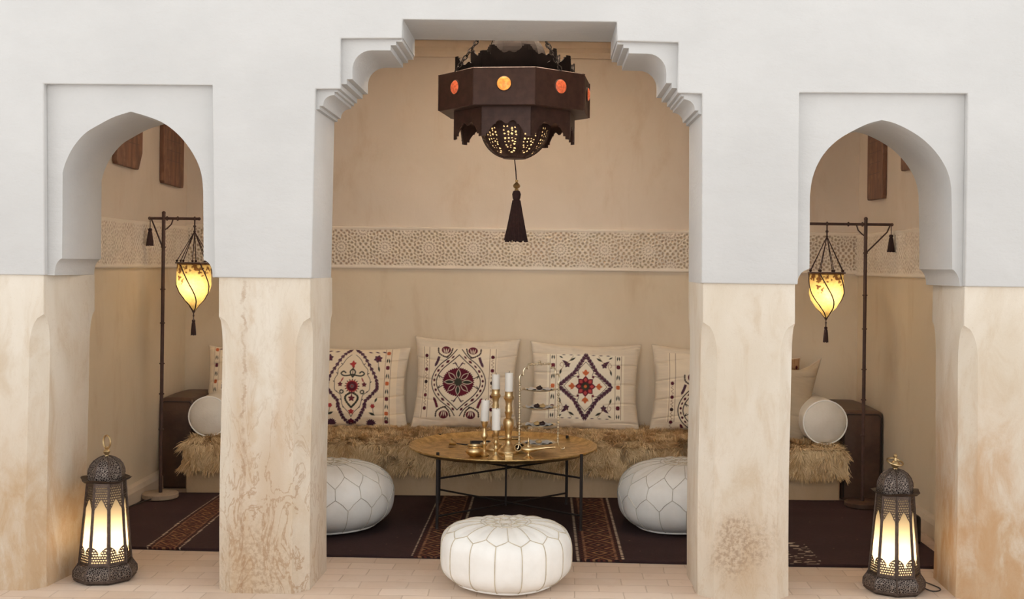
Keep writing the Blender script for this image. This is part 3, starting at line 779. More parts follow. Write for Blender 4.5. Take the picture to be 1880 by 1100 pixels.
def diamond_pattern(c):
    c.put(np.where((np.abs(c.s) < 1.06) & (np.abs(c.t) < 0.88), 1.0, 0.0), Cn(246, 236, 214))
    for sx in (-1, 1):
        for sy in (-1, 1):
            c.vine([(sx*0.30, sy*0.36), (0.0, sy*0.86)] if True else [], 0.022, PUR, 0.10, 0.13, 0.026, 0.42)
            c.vine([(sx*0.72, 0.0), (sx*0.30, sy*0.36)], 0.022, PUR, 0.10, 0.13, 0.026, 0.42)
            c.line(crom([(0, sy*0.66), (sx*0.2, sy*0.42), (sx*0.18, sy*0.28), (sx*0.34, sy*0.24), (sx*0.58, 0)], 4), 0.008, DRK)
            c.disc(sx*0.2, sy*0.25, 0.034, MAR, 5, 0.15)
            # corner sprigs
            c.leaf((sx*0.44, sy*0.55), (sx*0.64, sy*0.70), 0.04, PUR); c.petals(sx*0.5, sy*0.57, 0.0, 0.09, 0.03, 5, PUR, 0.4)
            c.leaf((sx*0.28, sy*0.78), (sx*0.44, sy*0.68), 0.03, GRN); c.leaf((sx*0.7, sy*0.3), (sx*0.66, sy*0.46), 0.028, GRN)
            c.leaf((sx*0.72, sy*0.82), (sx*0.62, sy*0.76), 0.022, GRN)
            c.line(crom([(sx*0.66, sy*0.42), (sx*0.6, sy*0.56), (sx*0.65, sy*0.64), (sx*0.7, sy*0.56), (sx*0.66, sy*0.52)], 4), 0.007, TAN)
            c.line([(sx*0.34, sy*0.83), (sx*0.5, sy*0.6)], 0.006, TAN)
            for k in range(3): c.leaf((sx*(0.14+0.2*k), sy*0.86), (sx*(0.26+0.2*k), sy*0.86), 0.012, PUR)
    c.petals(0, 0, 0.0, 0.28, 0.09, 8, MAR); c.petals(0, 0, 0.02, 0.235, 0.062, 8, Cn(178, 74, 74)); c.petals(0, 0, 0.02, 0.2, 0.035, 8, MAR, PI/8)
    c.disc(0, 0, 0.11, GRN, 8, 0.08); c.disc(0, 0, 0.04, ORA)
    for k in range(4):
        a = k*PI/2; q = 0.36; px, py = q*math.cos(a), q*math.sin(a)
        c.leaf((0.27*math.cos(a), 0.27*math.sin(a)), (0.46*math.cos(a), 0.46*math.sin(a)), 0.055, ORA)
        for sg in (-1, 1): c.leaf((0.3*math.cos(a), 0.3*math.sin(a)), (px-sg*0.09*math.sin(a)+0.04*math.cos(a), py+sg*0.09*math.cos(a)+0.04*math.sin(a)), 0.03, ORA)
    strips(c, (-0.89, 0.89), [-0.55, 0.0, 0.55], 0.86, [MAR, ORA], cross=True)
    for x in (-0.89, 0.89):
        for q in (-1, 1):
            for e in (-0.035, 0.035): c.leaf((x+e, q*0.72), (x+e*0.6, q*0.85), 0.02, GRN)

def oval_pattern(c):
    c.put(np.where((np.abs(c.s) < 1.3), 1.0, 0.0), Cn(243, 227, 200))
    for sx in (-1, 1):
        path = crom([(0.05, 1.14), (0.26, 0.95), (0.48, 0.58), (0.66, 0.25), (0.71, 0.02), (0.66, -0.12), (0.38, -0.42)], 3)
        c.vine([(sx*x, y) for x, y in path], 0.022, PUR, 0.105, 0.11, 0.024, 0.45)
        c.vine([(sx*x, y) for x, y in [(0.38, -0.42), (0.37, -0.58), (0.22, -0.92), (0.02, -1.16)]], 0.022, PUR, 0.105, 0.12, 0.026, 0.45)
        c.line(crom([(sx*x, y) for x, y in [(0.06, 0.94), (0.2, 0.8), (0.3, 0.62), (0.42, 0.48), (0.42, 0.34), (0.5, 0.2), (0.5, 0.04), (0.48, -0.12), (0.32, -0.24), (0.28, -0.4), (0.24, -0.56), (0.08, -0.74), (0.0, -0.88)]], 3), 0.009, DRK)
        for x, y in [(0.3, 0.62), (0.42, 0.34), (0.5, 0.1), (0.4, -0.18), (0.28, -0.4), (0.2, -0.62)]: c.leaf((sx*x, y), (sx*(x+0.05), y+0.05), 0.014, DRK)
        # scrolls and tulips beside the rosette
        c.line(crom([(sx*0.02, 0.33), (sx*0.14, 0.3), (sx*0.26, 0.3), (sx*0.33, 0.36), (sx*0.26, 0.42), (sx*0.2, 0.38)], 4), 0.02, GRN*0.8)
        c.leaf((sx*0.25, 0.26), (sx*0.33, 0.1), 0.02, RED); c.petals(sx*0.34, 0.05, 0.0, 0.075, 0.025, 5, MAR, PI/2)
        c.disc(sx*0.29, -0.16, 0.065, GRN*0.9, 9, 0.12); c.disc(sx*0.29, -0.16, 0.03, LN)
        c.vine(crom([(sx*0.02, -0.18), (sx*0.17, -0.28), (sx*0.15, -0.42), (0.0, -0.6)], 3), 0.022, GRN*0.75, 0.06, 0.05, 0.016)
        c.line(crom([(0, 0.5), (sx*0.07, 0.42), (sx*0.05, 0.33), (0, 0.26)], 3), 0.02, GRN*0.8)
        # flowers in the corners
        c.petals(sx*0.7, 0.82, 0.0, 0.13, 0.045, 6, PUR*1.1, 0.3); c.disc(sx*0.7, 0.82, 0.04, MAR)
        c.leaf((sx*0.76, 0.42), (sx*0.72, 0.6), 0.028, GRN); c.line([(sx*0.72, 0.6), (sx*0.7, 0.8)], 0.008, DRK)
        c.leaf((sx*0.66, -0.44), (sx*0.72, -0.3), 0.03, GRN); c.disc(sx*0.6, -0.55, 0.06, RED, 6, 0.15)
        c.line([(sx*0.6, -0.6), (sx*0.64, -0.8)], 0.008, DRK); c.leaf((sx*0.5, -0.74), (sx*0.68, -0.82), 0.035, GRN)
        c.disc(sx*0.56, -1.08, 0.13, PUR*1.05, 14, 0.14)
        for k in range(3): c.leaf((sx*(0.4+0.2*k), 1.06), (sx*(0.54+0.2*k), 1.02), 0.022, PUR)
    c.petals(0, 0, 0.15, 0.22, 0.016, 16, DRK); c.disc(0, 0, 0.165, RED, 16, 0.04); c.disc(0, 0, 0.13, MAR, 12, 0.06); c.disc(0, 0, 0.06, Cn(110, 96, 96)); c.disc(0, 0, 0.025, RED)
    c.petals(0, 0.62, 0.0, 0.11, 0.035, 3, RED, PI/6+0.2); c.leaf((0, 0.52), (0, 0.76), 0.05, RED); c.line([(0, 0.26), (0, 0.55)], 0.012, DRK)
    c.petals(0, -0.34, 0.0, 0.1, 0.03, 5, MAR, PI/2); c.line([(0, -0.15), (0, -0.34)], 0.012, MAR)
    c.petals(0, -0.72, 0.0, 0.09, 0.03, 5, RED, PI/2); c.petals(0, -1.02, 0.0, 0.1, 0.035, 5, MAR, PI/2)
    strips(c, (-1.0, 1.0), [-1.0, -0.75, -0.33, 0.1, 0.55, 1.0], 1.3, [MAR, ORA, MAR, ORA], cross=True)

def cushion(label, px, py_base, Y, w, h, tilt, yaw, roll, pat, hw, hh, cs=0.0, ct=0.0, res=230, plain=False, T=0.085, seed=0, base_col=None, z0=None, sag=0.0):
    p = at(px, py_base, Y)
    root = thing('throw_pillow', label, 'cushion', (p.x, Y, z0 if z0 is not None else 0.352), 0, 'square cushions along the bench')
    root.rotation_euler = (-tilt, roll, yaw)
    def shape(n, front):
        e = np.linspace(-1, 1, n); e = np.sign(e)*(1-(1-np.abs(e))**1.15)
        U, V = np.meshgrid(e, e, indexing='ij')
        th = T*np.power(np.clip((1-np.abs(U)**2.4)*(1-np.abs(V)**2.4), 0, 1), 0.5)
        w2 = w*1.04; h2 = h*1.04; x = U*w2/2*(1-0.085*(1-V*V)*np.abs(U)**3); z = h/2+V*h2/2*(1-0.085*(1-U*U)*np.abs(V)**3) - sag*(1-U*U)*np.clip(V, 0, 1)**3
        if front:
            # soft folds pulling in from the side seams
            fx = (np.abs(U)-0.25).clip(0)/0.75
            f1 = vnoise(V*3.2+seed*3.1+U*0.8, U*1.2+seed, 41)+0.5*vnoise(V*8+seed, U*2.5, 42)
            fz = np.abs(((V*2.3+seed*0.37+0.25*np.sin(U*2+seed)) % 1.0)-0.5)*2
            crease = np.exp(-((1-fz)/0.09)**2)*fx*0.018
            side = np.exp(-((np.abs(V)-0.88)/0.1)**2)*(vnoise(U*11+seed, V*2, 43)-0.5)*0.032
            th = th + (f1-0.75)*0.022*np.sqrt(th/T+1e-6) - crease*np.sqrt(th/T+1e-6) + side*np.sqrt(th/T+1e-6)
            th = np.maximum(th, -0.002)
        y = -th if front else th*0.9
        return U, V, np.stack([x, y, z], -1)
    n = res if not plain else 90
    U, V, P3 = shape(n, True)
    base = np.empty(U.shape+(3,)); base[...] = LN if base_col is None else base_col
    base *= (0.95+0.1*vnoise(U*7+seed, V*60, 44)*1.0)[..., None]
    if pat:
        c = Cloth(U*hw+cs, V*hh+ct, base); pat(c)
        # the back selvedge of the cloth is plain
        edge = np.clip((np.maximum(np.abs(U), np.abs(V))-0.965)/0.02, 0, 1)[..., None]; base = c.c*(1-edge)+LN*edge
    m2 = 40; U2, V2, Q3 = shape(m2, False)
    VV = np.concatenate([P3.reshape(-1, 3), Q3.reshape(-1, 3)])
    FF = np.concatenate([gridfaces(n, n), gridfaces(m2, m2)[:, ::-1]+n*n])
    cc = np.concatenate([base.reshape(-1, 3), np.tile(LN if base_col is None else base_col, (m2*m2, 1))])
    np_mesh('cover', VV, FF, M['linen'], root, cc)
    # piped edge seam round the cover
    ed = [P3[i, 0] for i in range(0, n, 6)]+[P3[n-1, j] for j in range(0, n, 6)]+[P3[i, n-1] for i in range(n-1, -1, -6)]+[P3[0, j] for j in range(n-1, -1, -6)]
    MB().tube([tuple(q) for q in ed], 0.0028, 5, True).build('seam', M['linen_plain'], root)
    return root
cushion('cream cushion embroidered with a purple leafy oval and red rosette, half behind the left pier', 645, 780, 2.56, 0.70, 0.52, 0.18, 0.06, 0.02, oval_pattern, 1.6, 1.18, 0, 0, seed=1)
cushion('beige cushion with a large round maroon flower in a ring, behind the candles', 852, 780, 2.56, 0.665, 0.585, 0.2, 0.02, 0.022, ring_pattern, 1.46, 1.27, 0.2, 0.0, seed=2)
cushion('cream cushion with a zigzag purple diamond and red star flower, behind the tiered stand', 1072, 780, 2.56, 0.70, 0.56, 0.2, 0.0, 0.02, diamond_pattern, 1.5, 1.19, 0.0, 0.02, seed=3)
cushion('beige cushion with maroon dots and part of a ring, beside the right pier', 1292, 782, 2.56, 0.68, 0.545, 0.2, -0.03, 0.03, lambda c: ring_pattern(c, -0.62), 1.49, 1.2, 0.0, 0.0, seed=4)
cushion('pale cushion corner peeping out above the left bolster', 446, 774, 2.60, 0.50, 0.50, 0.16, 0.12, 0.05, oval_pattern, 1.3, 1.1, 0, 0, res=120, seed=5, T=0.07)
cushion('brown patterned cushion peeping over the plain grey-beige cushion on the right', 1420, 786, 2.63, 0.34, 0.48, 0.12, 0.0, 0.02, lambda c: ring_pattern(c, 0.0, False), 1.1, 1.0, 0, 0, res=150, seed=6, base_col=Cn(176, 140, 104), T=0.05)
cushion('plain grey-beige linen cushion leaning against the white bolster on the right', 1404, 790, 2.20, 0.50, 0.58, 0.2, 0.05, 0.23, None, 1, 1, plain=True, T=0.10, seed=7, base_col=Cn(186, 170, 146), sag=0.13)

# ------------------------------------------------------------------ leather poufs
def pouf(loc, R, H, rz, tilt, label, n=16, honey=False, seed=0):
    root = thing('pouf', label, 'pouf', loc, rz, 'white leather poufs'); root.rotation_euler = (tilt[0], tilt[1], rz)
    e = 0.66 if not honey else 0.72
    def surf(phi, th, off=0.0):
        sp, cp = math.sin(phi), math.cos(phi)
        r = R*abs(sp)**e; z = H/2 + H/2*math.copysign(abs(cp)**(0.58 if not honey else 0.78), cp)
        seamw = abs(math.sin(n/2*th)) if phi > 0.9 else abs(math.cos(n/2*th))
        env = math.exp(-((phi-1.75)/0.75)**2)
        r *= 1 + (0.012*(seamw-0.6))*env + 0.010*math.sin(3*th+seed)*env + 0.006*math.sin(5*th+seed*2)
        if phi < 0.9: z += 0.004*(seamw-0.6)*min(1, phi/0.3)*1.0
        z -= 0.018*math.exp(-(phi/0.22)**2)*(0.3)
        z += 0.006*math.sin(2*th+seed)*math.sin(phi)
        r += off*sp; z += off*cp
        return Vector((r*math.cos(th), r*math.sin(th), max(z, 0.0)))
    NP, NT_ = 56, 160; vs = []; fs = []
    for i in range(NP+1):
        ph = PI*(i/NP); ph = min(max(ph, 0.004), PI-0.004)
        for k in range(NT_): vs.append(tuple(surf(ph, 2*PI*k/NT_)))
    for i in range(NP):
        for k in range(NT_): l = (k+1) % NT_; fs.append((i*NT_+k, (i+1)*NT_+k, (i+1)*NT_+l, i*NT_+l))
    fs.append(tuple(range(NT_))); fs.append(tuple(range((NP+1)*NT_-1, NP*NT_-1, -1)))
    MB().add(vs, fs).build('cover', M['white_leather'], root, ang=60)
    pc, pu, pl = 0.235, (0.86 if not honey else 0.78), (1.06 if not honey else 1.13)
    st = MB(); sw = 0.0020
    def arc(p0, t0, p1, t1, m=8, w=sw): st.tube([surf(p0+(p1-p0)*i/m, t0+(t1-t0)*i/m, 0.0012) for i in range(m+1)], w, 5)
    st.tube([surf(pc, 2*PI*k/60, 0.001) for k in range(60)], sw*0.8, 5, True)
    for k in range(n):
        a = 2*PI*k/n; h = PI/n
        arc(pc, a, pu, a, 8, sw*0.8)
        arc(pu, a, pl, a+h, 5); arc(pl, a+h, pu, a+2*h, 5)
        if honey:
            arc(pl, a+h, 1.42, a+h, 4); arc(1.42, a+h, 1.62, a+2*h, 5); arc(1.62, a+2*h, 1.42, a+3*h, 5); arc(1.62, a, 2.5, a, 12)
        else: arc(pl, a+h, 2.55, a+h, 18)
    st.build('stitching', M['thread'] if not honey else M['thread_pale'], root)
    em = MB()
    for k in range(12):
        a = 2*PI*k/12
        em.tube([surf(0.05+0.14*math.sin(PI*i/10), a+0.28*math.sin(2*PI*i/10), 0.001) for i in range(11)], 0.0015, 4, True)
    for q in (0.03, 0.07): em.tube([surf(q, 2*PI*k/30, 0.001) for k in range(30)], 0.0013, 4, True)
    em.build('embroidery', M['thread'], root)
    st2 = MB(); st2.tube([surf(2.42, 2*PI*k/90, 0.002) for k in range(90)], 0.005, 6, True); st2.build('piping', M['white_leather'], root)
    return root
q = at(928, 1000, 0.20)
pouf((q.x, 0.20, 0), 0.292, 0.278, 0.08, (0, 0), 'front white leather pouf on the tiles before the brass table', seed=1)
pouf(at(600, 900, 1.22).xy.to_3d(), 0.352, 0.362, 0.1, (0, 0.02), 'white leather pouf on the rug, half hidden by the pier left of the table', honey=True, seed=2)
pouf(at(1258, 900, 1.33).xy.to_3d(), 0.362, 0.368, 0.3, (0, -0.03), 'white leather pouf on the rug, cut by the pier right of the table', honey=True, seed=4)

# ------------------------------------------------------------------ tray table
TX, TY, TZ = -0.06, 1.51, 0.388     # centre of the tray, height of its flat
TR = 0.523
t = thing('tray_table', 'low round brass tray table on a folding black iron stand', 'table', (TX, TY, 0))
m = MB(); m.lathe([(0.002, TZ-0.004), (TR-0.07, TZ-0.004), (TR-0.035, TZ), (TR-0.004, TZ+0.018), (TR, TZ+0.024), (TR-0.006, TZ+0.026), (TR-0.037, TZ+0.006), (TR-0.07, TZ), (0.002, TZ)], 96, capb=True, capt=True)
m.build('tray', M['tray'], t, ang=25)
MB().torus((0, 0, TZ+0.023), TR-0.001, 0.005, 'Z', 96, 8).build('rim', M['tray'], t)
legs = [at(803, 900, 1.19), at(1067, 900, 1.19), at(1040, 900, 1.86), at(806, 900, 1.86)]
lg = [Vector((p.x-TX, p.y-TY, 0)) for p in legs]
for p in lg:
    MB().tube([(p.x, p.y, 0.012), (p.x, p.y, TZ+0.03)], 0.0085, 8).ball((p.x, p.y, 0.014), 0.011, 10, 6).build('leg', M['iron_blk'], t)
ctr = (lg[0]+lg[1]+lg[2]+lg[3])/4
for z in (0.085, 0.285):
    for a, b_ in ((0, 2), (1, 3)):
        dz = 0.006 if a else -0.006
        MB().tube([lg[a]+Vector((0, 0, z+dz)), lg[b_]+Vector((0, 0, z+dz))], 0.0055, 6).build('crossbar', M['iron_blk'], t)
MB().tube([ctr+Vector((0, 0, 0.07)), ctr+Vector((0, 0, 0.30))], 0.0055, 8).build('spindle', M['iron_blk'], t)

# ------------------------------------------------------------------ brassware on the tray
def on_tray(px, py):
    """point of the tray's flat seen at a pixel"""
    u, v = px-PX, PY-py; x = u*math.cos(ROLL)-v*math.sin(ROLL); z = u*math.sin(ROLL)+v*math.cos(ROLL)
    d = F*(CZ-TZ)/(-z); return Vector((CX+x*d/F, CY+d, TZ+0.001))
def turned(prof, n=4):
    return crom(prof, n)
def candlestick(px, py, prof, label, group='brass candlesticks on the tray', mat='brass'):
    p = on_tray(px, py); r = thing('candlestick', label, 'candlestick', p, 0, group)
    zs = [z for _, z in prof]
    cut = prof[1][1]
    k = next(i for i, (q, z) in enumerate(prof) if z > 0.028)
    MB().lathe(prof[:k+1], 28).build('base', M[mat], r, ang=50)
    MB().lathe(prof[k:-3], 28).build('stem', M[mat], r, ang=50)
    MB().lathe(prof[-4:], 28).build('socket', M[mat], r, ang=50)
    return p, zs[-1]
def candle(p, z, r, h, label, lean=0.0):
    c = thing('candle', label, 'candle', (p[0], p[1], p[2]+z), 0, 'white candles in the candlesticks'); c.rotation_euler = (0, lean, 0)
    MB().lathe([(r*0.97, -0.004), (r, 0.003), (r, h-0.004), (r*0.96, h), (r*0.55, h-0.003), (0.002, h-0.006)], 24).build('body', M['wax'], c, ang=50)
    MB().tube([(0, 0, h-0.006), (0.001, 0, h+0.004), (0.003, 0.001, h+0.009)], 0.0012, 5).build('wick', M['iron_blk'], c)
K = 330.0
tall = [(0.058,0),(0.060,0.006),(0.056,0.014),(0.046,0.024),(0.040,0.034),(0.022,0.046),(0.017,0.062),(0.016,0.075),(0.022,0.082),(0.016,0.090),(0.018,0.110),(0.025,0.135),(0.031,0.165),(0.027,0.183),(0.015,0.192),(0.017,0.205),(0.023,0.224),(0.017,0.232),(0.020,0.245),(0.016,0.262),(0.020,0.285),(0.030,0.302),(0.024,0.312),(0.022,0.318),(0.0225,0.333),(0.0235,0.337)]
pB, zB = candlestick(933, 832, tall, 'tall thick brass candlestick on the tray, right of the other candlesticks')
candle(pB, zB, 0.0225, 0.102, 'white candle on the tall right-hand brass candlestick, the highest of the candles')
tall2 = [(r*0.98, z) for r, z in tall]
pA, zA = candlestick(909, 826, tall2, 'tall thick brass candlestick at the back, behind the short front candle')
candle(pA, zA, 0.0225, 0.082, 'white candle on the tall brass candlestick at the back left')
slim = [(0.026,0),(0.027,0.004),(0.022,0.010),(0.011,0.018),(0.008,0.030),(0.008,0.055),(0.013,0.062),(0.008,0.070),(0.009,0.085),(0.017,0.098),(0.019,0.108),(0.013,0.128),(0.009,0.143),(0.008,0.150),(0.012,0.158),(0.017,0.172),(0.019,0.180),(0.0195,0.186),(0.0195,0.191)]
pC, zC = candlestick(889, 837, slim, 'slim turned brass candlestick at the left, beside the round brass pot')
candle(pC, zC, 0.0225, 0.108, 'white candle on the slim left-hand brass candlestick', 0.03)
short = [(0.043,0),(0.044,0.005),(0.038,0.011),(0.026,0.018),(0.014,0.028),(0.009,0.040),(0.010,0.050),(0.016,0.058),(0.009,0.066),(0.010,0.078),(0.015,0.088),(0.010,0.096),(0.010,0.106),(0.017,0.114),(0.010,0.121),(0.013,0.130),(0.016,0.142),(0.017,0.150),(0.0175,0.156),(0.0175,0.160)]
pD, zD = candlestick(910, 844, short, 'short brass candlestick with a flared foot at the front of the group')
candle(pD, zD, 0.0235, 0.108, 'white candle on the short front brass candlestick, the lowest of the candles')

p = on_tray(871, 838); r = thing('brass_pot', 'small squat round brass pot with an open mouth on the tray', 'pot', p)
MB().lathe(turned([(0.026,0),(0.030,0.004),(0.046,0.018),(0.049,0.030),(0.043,0.044),(0.034,0.050),(0.035,0.054),(0.040,0.058)], 3)+[(0.036,0.060),(0.030,0.052),(0.034,0.04),(0.03,0.012),(0.002,0.008)], 32, capt=True).build('bowl', M['brass'], r, ang=60)
MB().torus((0, 0, 0.058), 0.038, 0.003, 'Z', 32, 6).build('lip', M['brass_old'], r)
# oil lamp with a long spout
p = on_tray(970, 843); r = thing('oil_lamp', 'brass oil lamp with a long spout and a pointed lid on the tray', 'oil lamp', p)
MB().lathe(turned([(0.029,0),(0.030,0.004),(0.020,0.010),(0.009,0.020),(0.009,0.034),(0.012,0.038)], 3), 24).build('foot', M['brass'], r, ang=60)
bd = MB(); vs = []; N = 16
secs = [(-0.040,0.002,0.002,0.055),(-0.036,0.016,0.010,0.054),(-0.018,0.028,0.017,0.052),(0.004,0.030,0.018,0.051),(0.024,0.024,0.015,0.052),(0.045,0.015,0.011,0.054),(0.070,0.010,0.008,0.057),(0.100,0.007,0.006,0.061),(0.128,0.006,0.005,0.063),(0.142,0.008,0.006,0.064),(0.143,0.001,0.001,0.064)]
fs = []
for x, a, b_, z in secs:
    for k in range(N): w = 2*PI*k/N; vs.append((x, a*math.cos(w), z+b_*math.sin(w)))
for i in range(len(secs)-1):
    for k in range(N): l = (k+1) % N; fs.append((i*N+k, i*N+l, (i+1)*N+l, (i+1)*N+k))
bd.add(vs, fs).build('body', M['brass'], r)
MB().lathe([(0.016,0.066),(0.014,0.072),(0.008,0.078),(0.004,0.086),(0.006,0.092),(0.003,0.100),(0.001,0.112)], 16).build('lid', M['brass'], r)
MB().torus((-0.056, 0, 0.058), 0.018, 0.003, 'Y', 20, 6).build('handle', M['brass'], r)
# little brass cup on its side with a dark handle
p = on_tray(831, 820); r = thing('brass_ladle', 'small brass cup with a long dark handle lying at the left of the tray', 'ladle', p)
MB().lathe([(0.008,-0.022),(0.013,-0.012),(0.016,0.0),(0.022,0.016),(0.020,0.016),(0.013,-0.002),(0.002,-0.012)], 20, mtx=Matrix.Translation((0, 0, 0.021)) @ Matrix.Rotation(-1.25, 4, 'Y') @ Matrix.Rotation(0.0, 4, 'X')).build('cup', M['brass_old'], r)
MB().tube([(0.02, 0.0, 0.016), (0.07, 0.01, 0.009), (0.135, 0.02, 0.008)], [0.003, 0.004, 0.006], 8).build('handle', M['iron_blk'], r)
# dark open frame behind the pot
p = on_tray(882, 818); r = thing('wooden_tray', 'small dark rectangular frame lying flat behind the brass pot', 'tray', p, 0.15)
for c_, d_ in (((0, 0.03, 0.011), (0.115, 0.007, 0.022)), ((0, -0.03, 0.011), (0.115, 0.007, 0.022)), ((-0.054, 0, 0.011), (0.007, 0.06, 0.022)), ((0.054, 0, 0.011), (0.007, 0.06, 0.022))):
    MB().box(c_, d_).build('side', M['iron_blk'], r, smooth=False, bevel=0.0015)
MB().box((0, 0, 0.003), (0.108, 0.056, 0.004)).build('bottom', M['brass_old'], r, smooth=False)
# crystal dish behind the short candlestick
p = on_tray(903, 824); r = MB().lathe([(0.014,0),(0.030,0.008),(0.036,0.022),(0.034,0.023),(0.027,0.011),(0.002,0.004)], 14).build('crystal_dish', M['silver'], None, ang=10)
r.location = p + Vector((-0.035, 0.05, 0)); tag(r, 'small faceted glass dish between the slim and short candlesticks', 'dish')
# brass box in front of the tall candlestick, dark disc mirror behind the oil lamp
p = on_tray(934, 845); r = thing('brass_box', 'tiny square brass box in front of the tall right candlestick', 'box', p, 0.05)
MB().box((0, 0, 0.013), (0.042, 0.036, 0.026)).build('body', M['brass'], r, bevel=0.003); MB().box((0, 0, 0.0285), (0.045, 0.039, 0.005)).build('lid', M['brass'], r, bevel=0.002)
p = on_tray(950, 828); r = thing('hand_mirror', 'round dark mirror in a thin brass ring propped behind the oil lamp', 'mirror', p); r.rotation_euler = (0.5, 0.25, 0.2)
MB().lathe([(0.002,-0.002),(0.024,-0.002),(0.024,0.002),(0.002,0.002)], 28, mtx=Matrix.Translation((0, 0, 0.029)) @ Matrix.Rotation(PI/2, 4, 'X')).build('glass', M['black'], r)
MB().torus((0, 0, 0.029), 0.026, 0.003, 'Y', 28, 6).build('frame', M['brass_old'], r)
# long flat brass dish at the back of the tray
p = on_tray(934, 806); r = MB().box((0, 0, 0.006), (0.125, 0.07, 0.012)).build('brass_dish', M['brass_old'], None, bevel=0.004); r.location = p
tag(r, 'flat oblong brass dish at the back of the tray behind the tall candlesticks', 'dish')
# tiered sweet stand
p0, p1 = on_tray(953, 830), on_tray(1024, 827)
c0 = (p0+p1)/2; wv = (p1-p0).length/2; ty = c0.y-CY; kk = F/ty
ts = thing('tiered_stand', 'silvery three-arched tiered sweet stand with beaded posts at the right of the tray', 'cake stand', (c0.x, c0.y, TZ+0.001), math.atan2(p1.y-p0.y, p1.x-p0.x))
zof = lambda py: CZ+(489-py)/kk-TZ
ztop = zof(668)
for sg in (-1, 1):
    pb = MB(); hh_ = zof(705); x = sg*wv
    pb.tube([(x+sg*0.035, -0.0, 0.020), (x+sg*0.040, 0, 0.012), (x+sg*0.033, 0, 0.005), (x+sg*0.018, 0, 0.006), (x+sg*0.005, 0, 0.022), (x, 0, 0.05), (x, 0, hh_)], 0.0042, 8)
    for i in range(22): pb.ball((x, 0, 0.05+(hh_-0.05)*i/21), 0.0080 if i % 2 else 0.0060, 8, 6)
    pb.build('post', M['silver'], ts)
ar = MB(); arcp = []
lob = [(-wv, zof(705)), (-wv-0.004, zof(694)), (-wv+0.004, zof(687)), (-wv+0.02, zof(688)), (-wv+0.02, zof(680)), (-wv+0.032, zof(674)), (-wv+0.046, zof(676)), (-wv+0.046, ztop)]
full = crom(lob, 4); full = full + [(-x, z) for x, z in reversed(full)]
ar.tube([(x, 0, z) for x, z in full], 0.0046, 8)
for i in range(13): ar.ball((-wv+0.05+(2*wv-0.1)*i/12, 0, ztop), 0.0075 if i % 2 else 0.006, 8, 6)
ar.ball((0, 0, ztop+0.012), 0.008, 10, 8); ar.build('arched_handle', M['silver'], ts)
sweets = []
for i, py in enumerate((716, 749, 781, 814)):
    z = zof(py); rr = wv*0.86
    pl = MB().lathe([(0.004, -0.004), (rr*0.6, -0.003), (rr, 0.006), (rr-0.002, 0.009), (rr*0.6, 0.0), (0.004, 0.0)], 36).build('plate', M['silver'], ts); pl.location = (0, 0, z)
    for sg in (-1, 1): MB().tube([(sg*wv, 0, z), (sg*(rr-0.004), 0, z+0.006)], 0.0025, 6).build('bracket', M['silver'], ts)
    W0 = Vector((c0.x, c0.y, TZ+0.001+z))
    lv = ['top', 'second', 'third', 'lowest'][i]
    # crumpled paper doily
    vs = []; fs = []; NA = 40; rad = [0.0, 0.4, 0.75, 1.0]
    for j, q_ in enumerate(rad):
        for k in range(NA):
            a = 2*PI*k/NA; ru = rr*0.78*q_*(1+0.06*math.sin(7*a+i)); vs.append((ru*math.cos(a), ru*math.sin(a), 0.0025+0.011*q_*q_*(0.6+0.4*math.sin(9*a+i*2))))
    for j in range(3):
        for k in range(NA): l = (k+1) % NA; fs.append((j*NA+k, j*NA+l, (j+1)*NA+l, (j+1)*NA+k))
    d_ = MB().add(vs, fs).build('paper_doily', M['paper'], None, ang=80); d_.location = W0; tag(d_, f'crumpled white paper doily on the {lv} plate of the tiered stand', 'doily', 'paper doilies on the tiered stand')
    kinds = [[('choc', 'dark')], [('choc', 'dark'), ('almond', 'golden')], [('almond', 'golden'), ('choc', 'dark')], [('almond', 'golden')]][i]
    for j, (mk, nm) in enumerate(kinds):
        xo = (-0.012+0.03*j) if len(kinds) > 1 else 0.0
        s_ = MB(); s_.ball((0, 0, 0.011), 0.016, 14, 8, (1.15, 1, 0.65)); s_.ball((0.004, -0.004, 0.02), 0.006, 8, 6)
        o = s_.build('sweet', M[mk], None); o.location = W0+Vector((xo, -0.012, 0.003)); tag(o, f'{nm} sweet on the {lv} plate of the tiered stand', 'sweet', 'sweets on the tiered stand')

# ------------------------------------------------------------------ tassels
def tassel_mesh(top, L, r0, r1, knob=0.0, seed=0, strands=44):
    """a hanging tassel: bound head and a flared skirt of threads"""
    mb = MB(); x, y, z = top
    mb.lathe([(0.001, 0), (r0*0.75, -L*0.02), (r0, -L*0.08), (r0*0.9, -L*0.15), (r0*0.72, -L*0.19), (r0*0.85, -L*0.22), (r0*0.9, -L*0.26)], 16, (x, y, z))
    R_ = random.Random(seed)
    for k in range(strands):
        a = 2*PI*k/strands+R_.uniform(-.05, .05); e = R_.uniform(0.965, 1.01)
        pts = [(x+math.cos(a)*q*1.0, y+math.sin(a)*q, zz) for q, zz in ((r0*0.8, z-L*0.2), (r0*0.95+(r1-r0)*0.25, z-L*0.45), (r0+(r1-r0)*0.65, z-L*0.75), (r1*R_.uniform(.93, 1.05), z-L*e))]
        mb.tube(pts, 2*PI*r1/strands*0.62, 5)
    mb.lathe([(r0*0.7, -L*0.2), (r0*0.85+(r1-r0)*0.25, -L*0.45), (r0*.9+(r1-r0)*0.6, -L*0.75), (r1*0.9, -L*0.97)], 20, (x, y, z))
    return mb

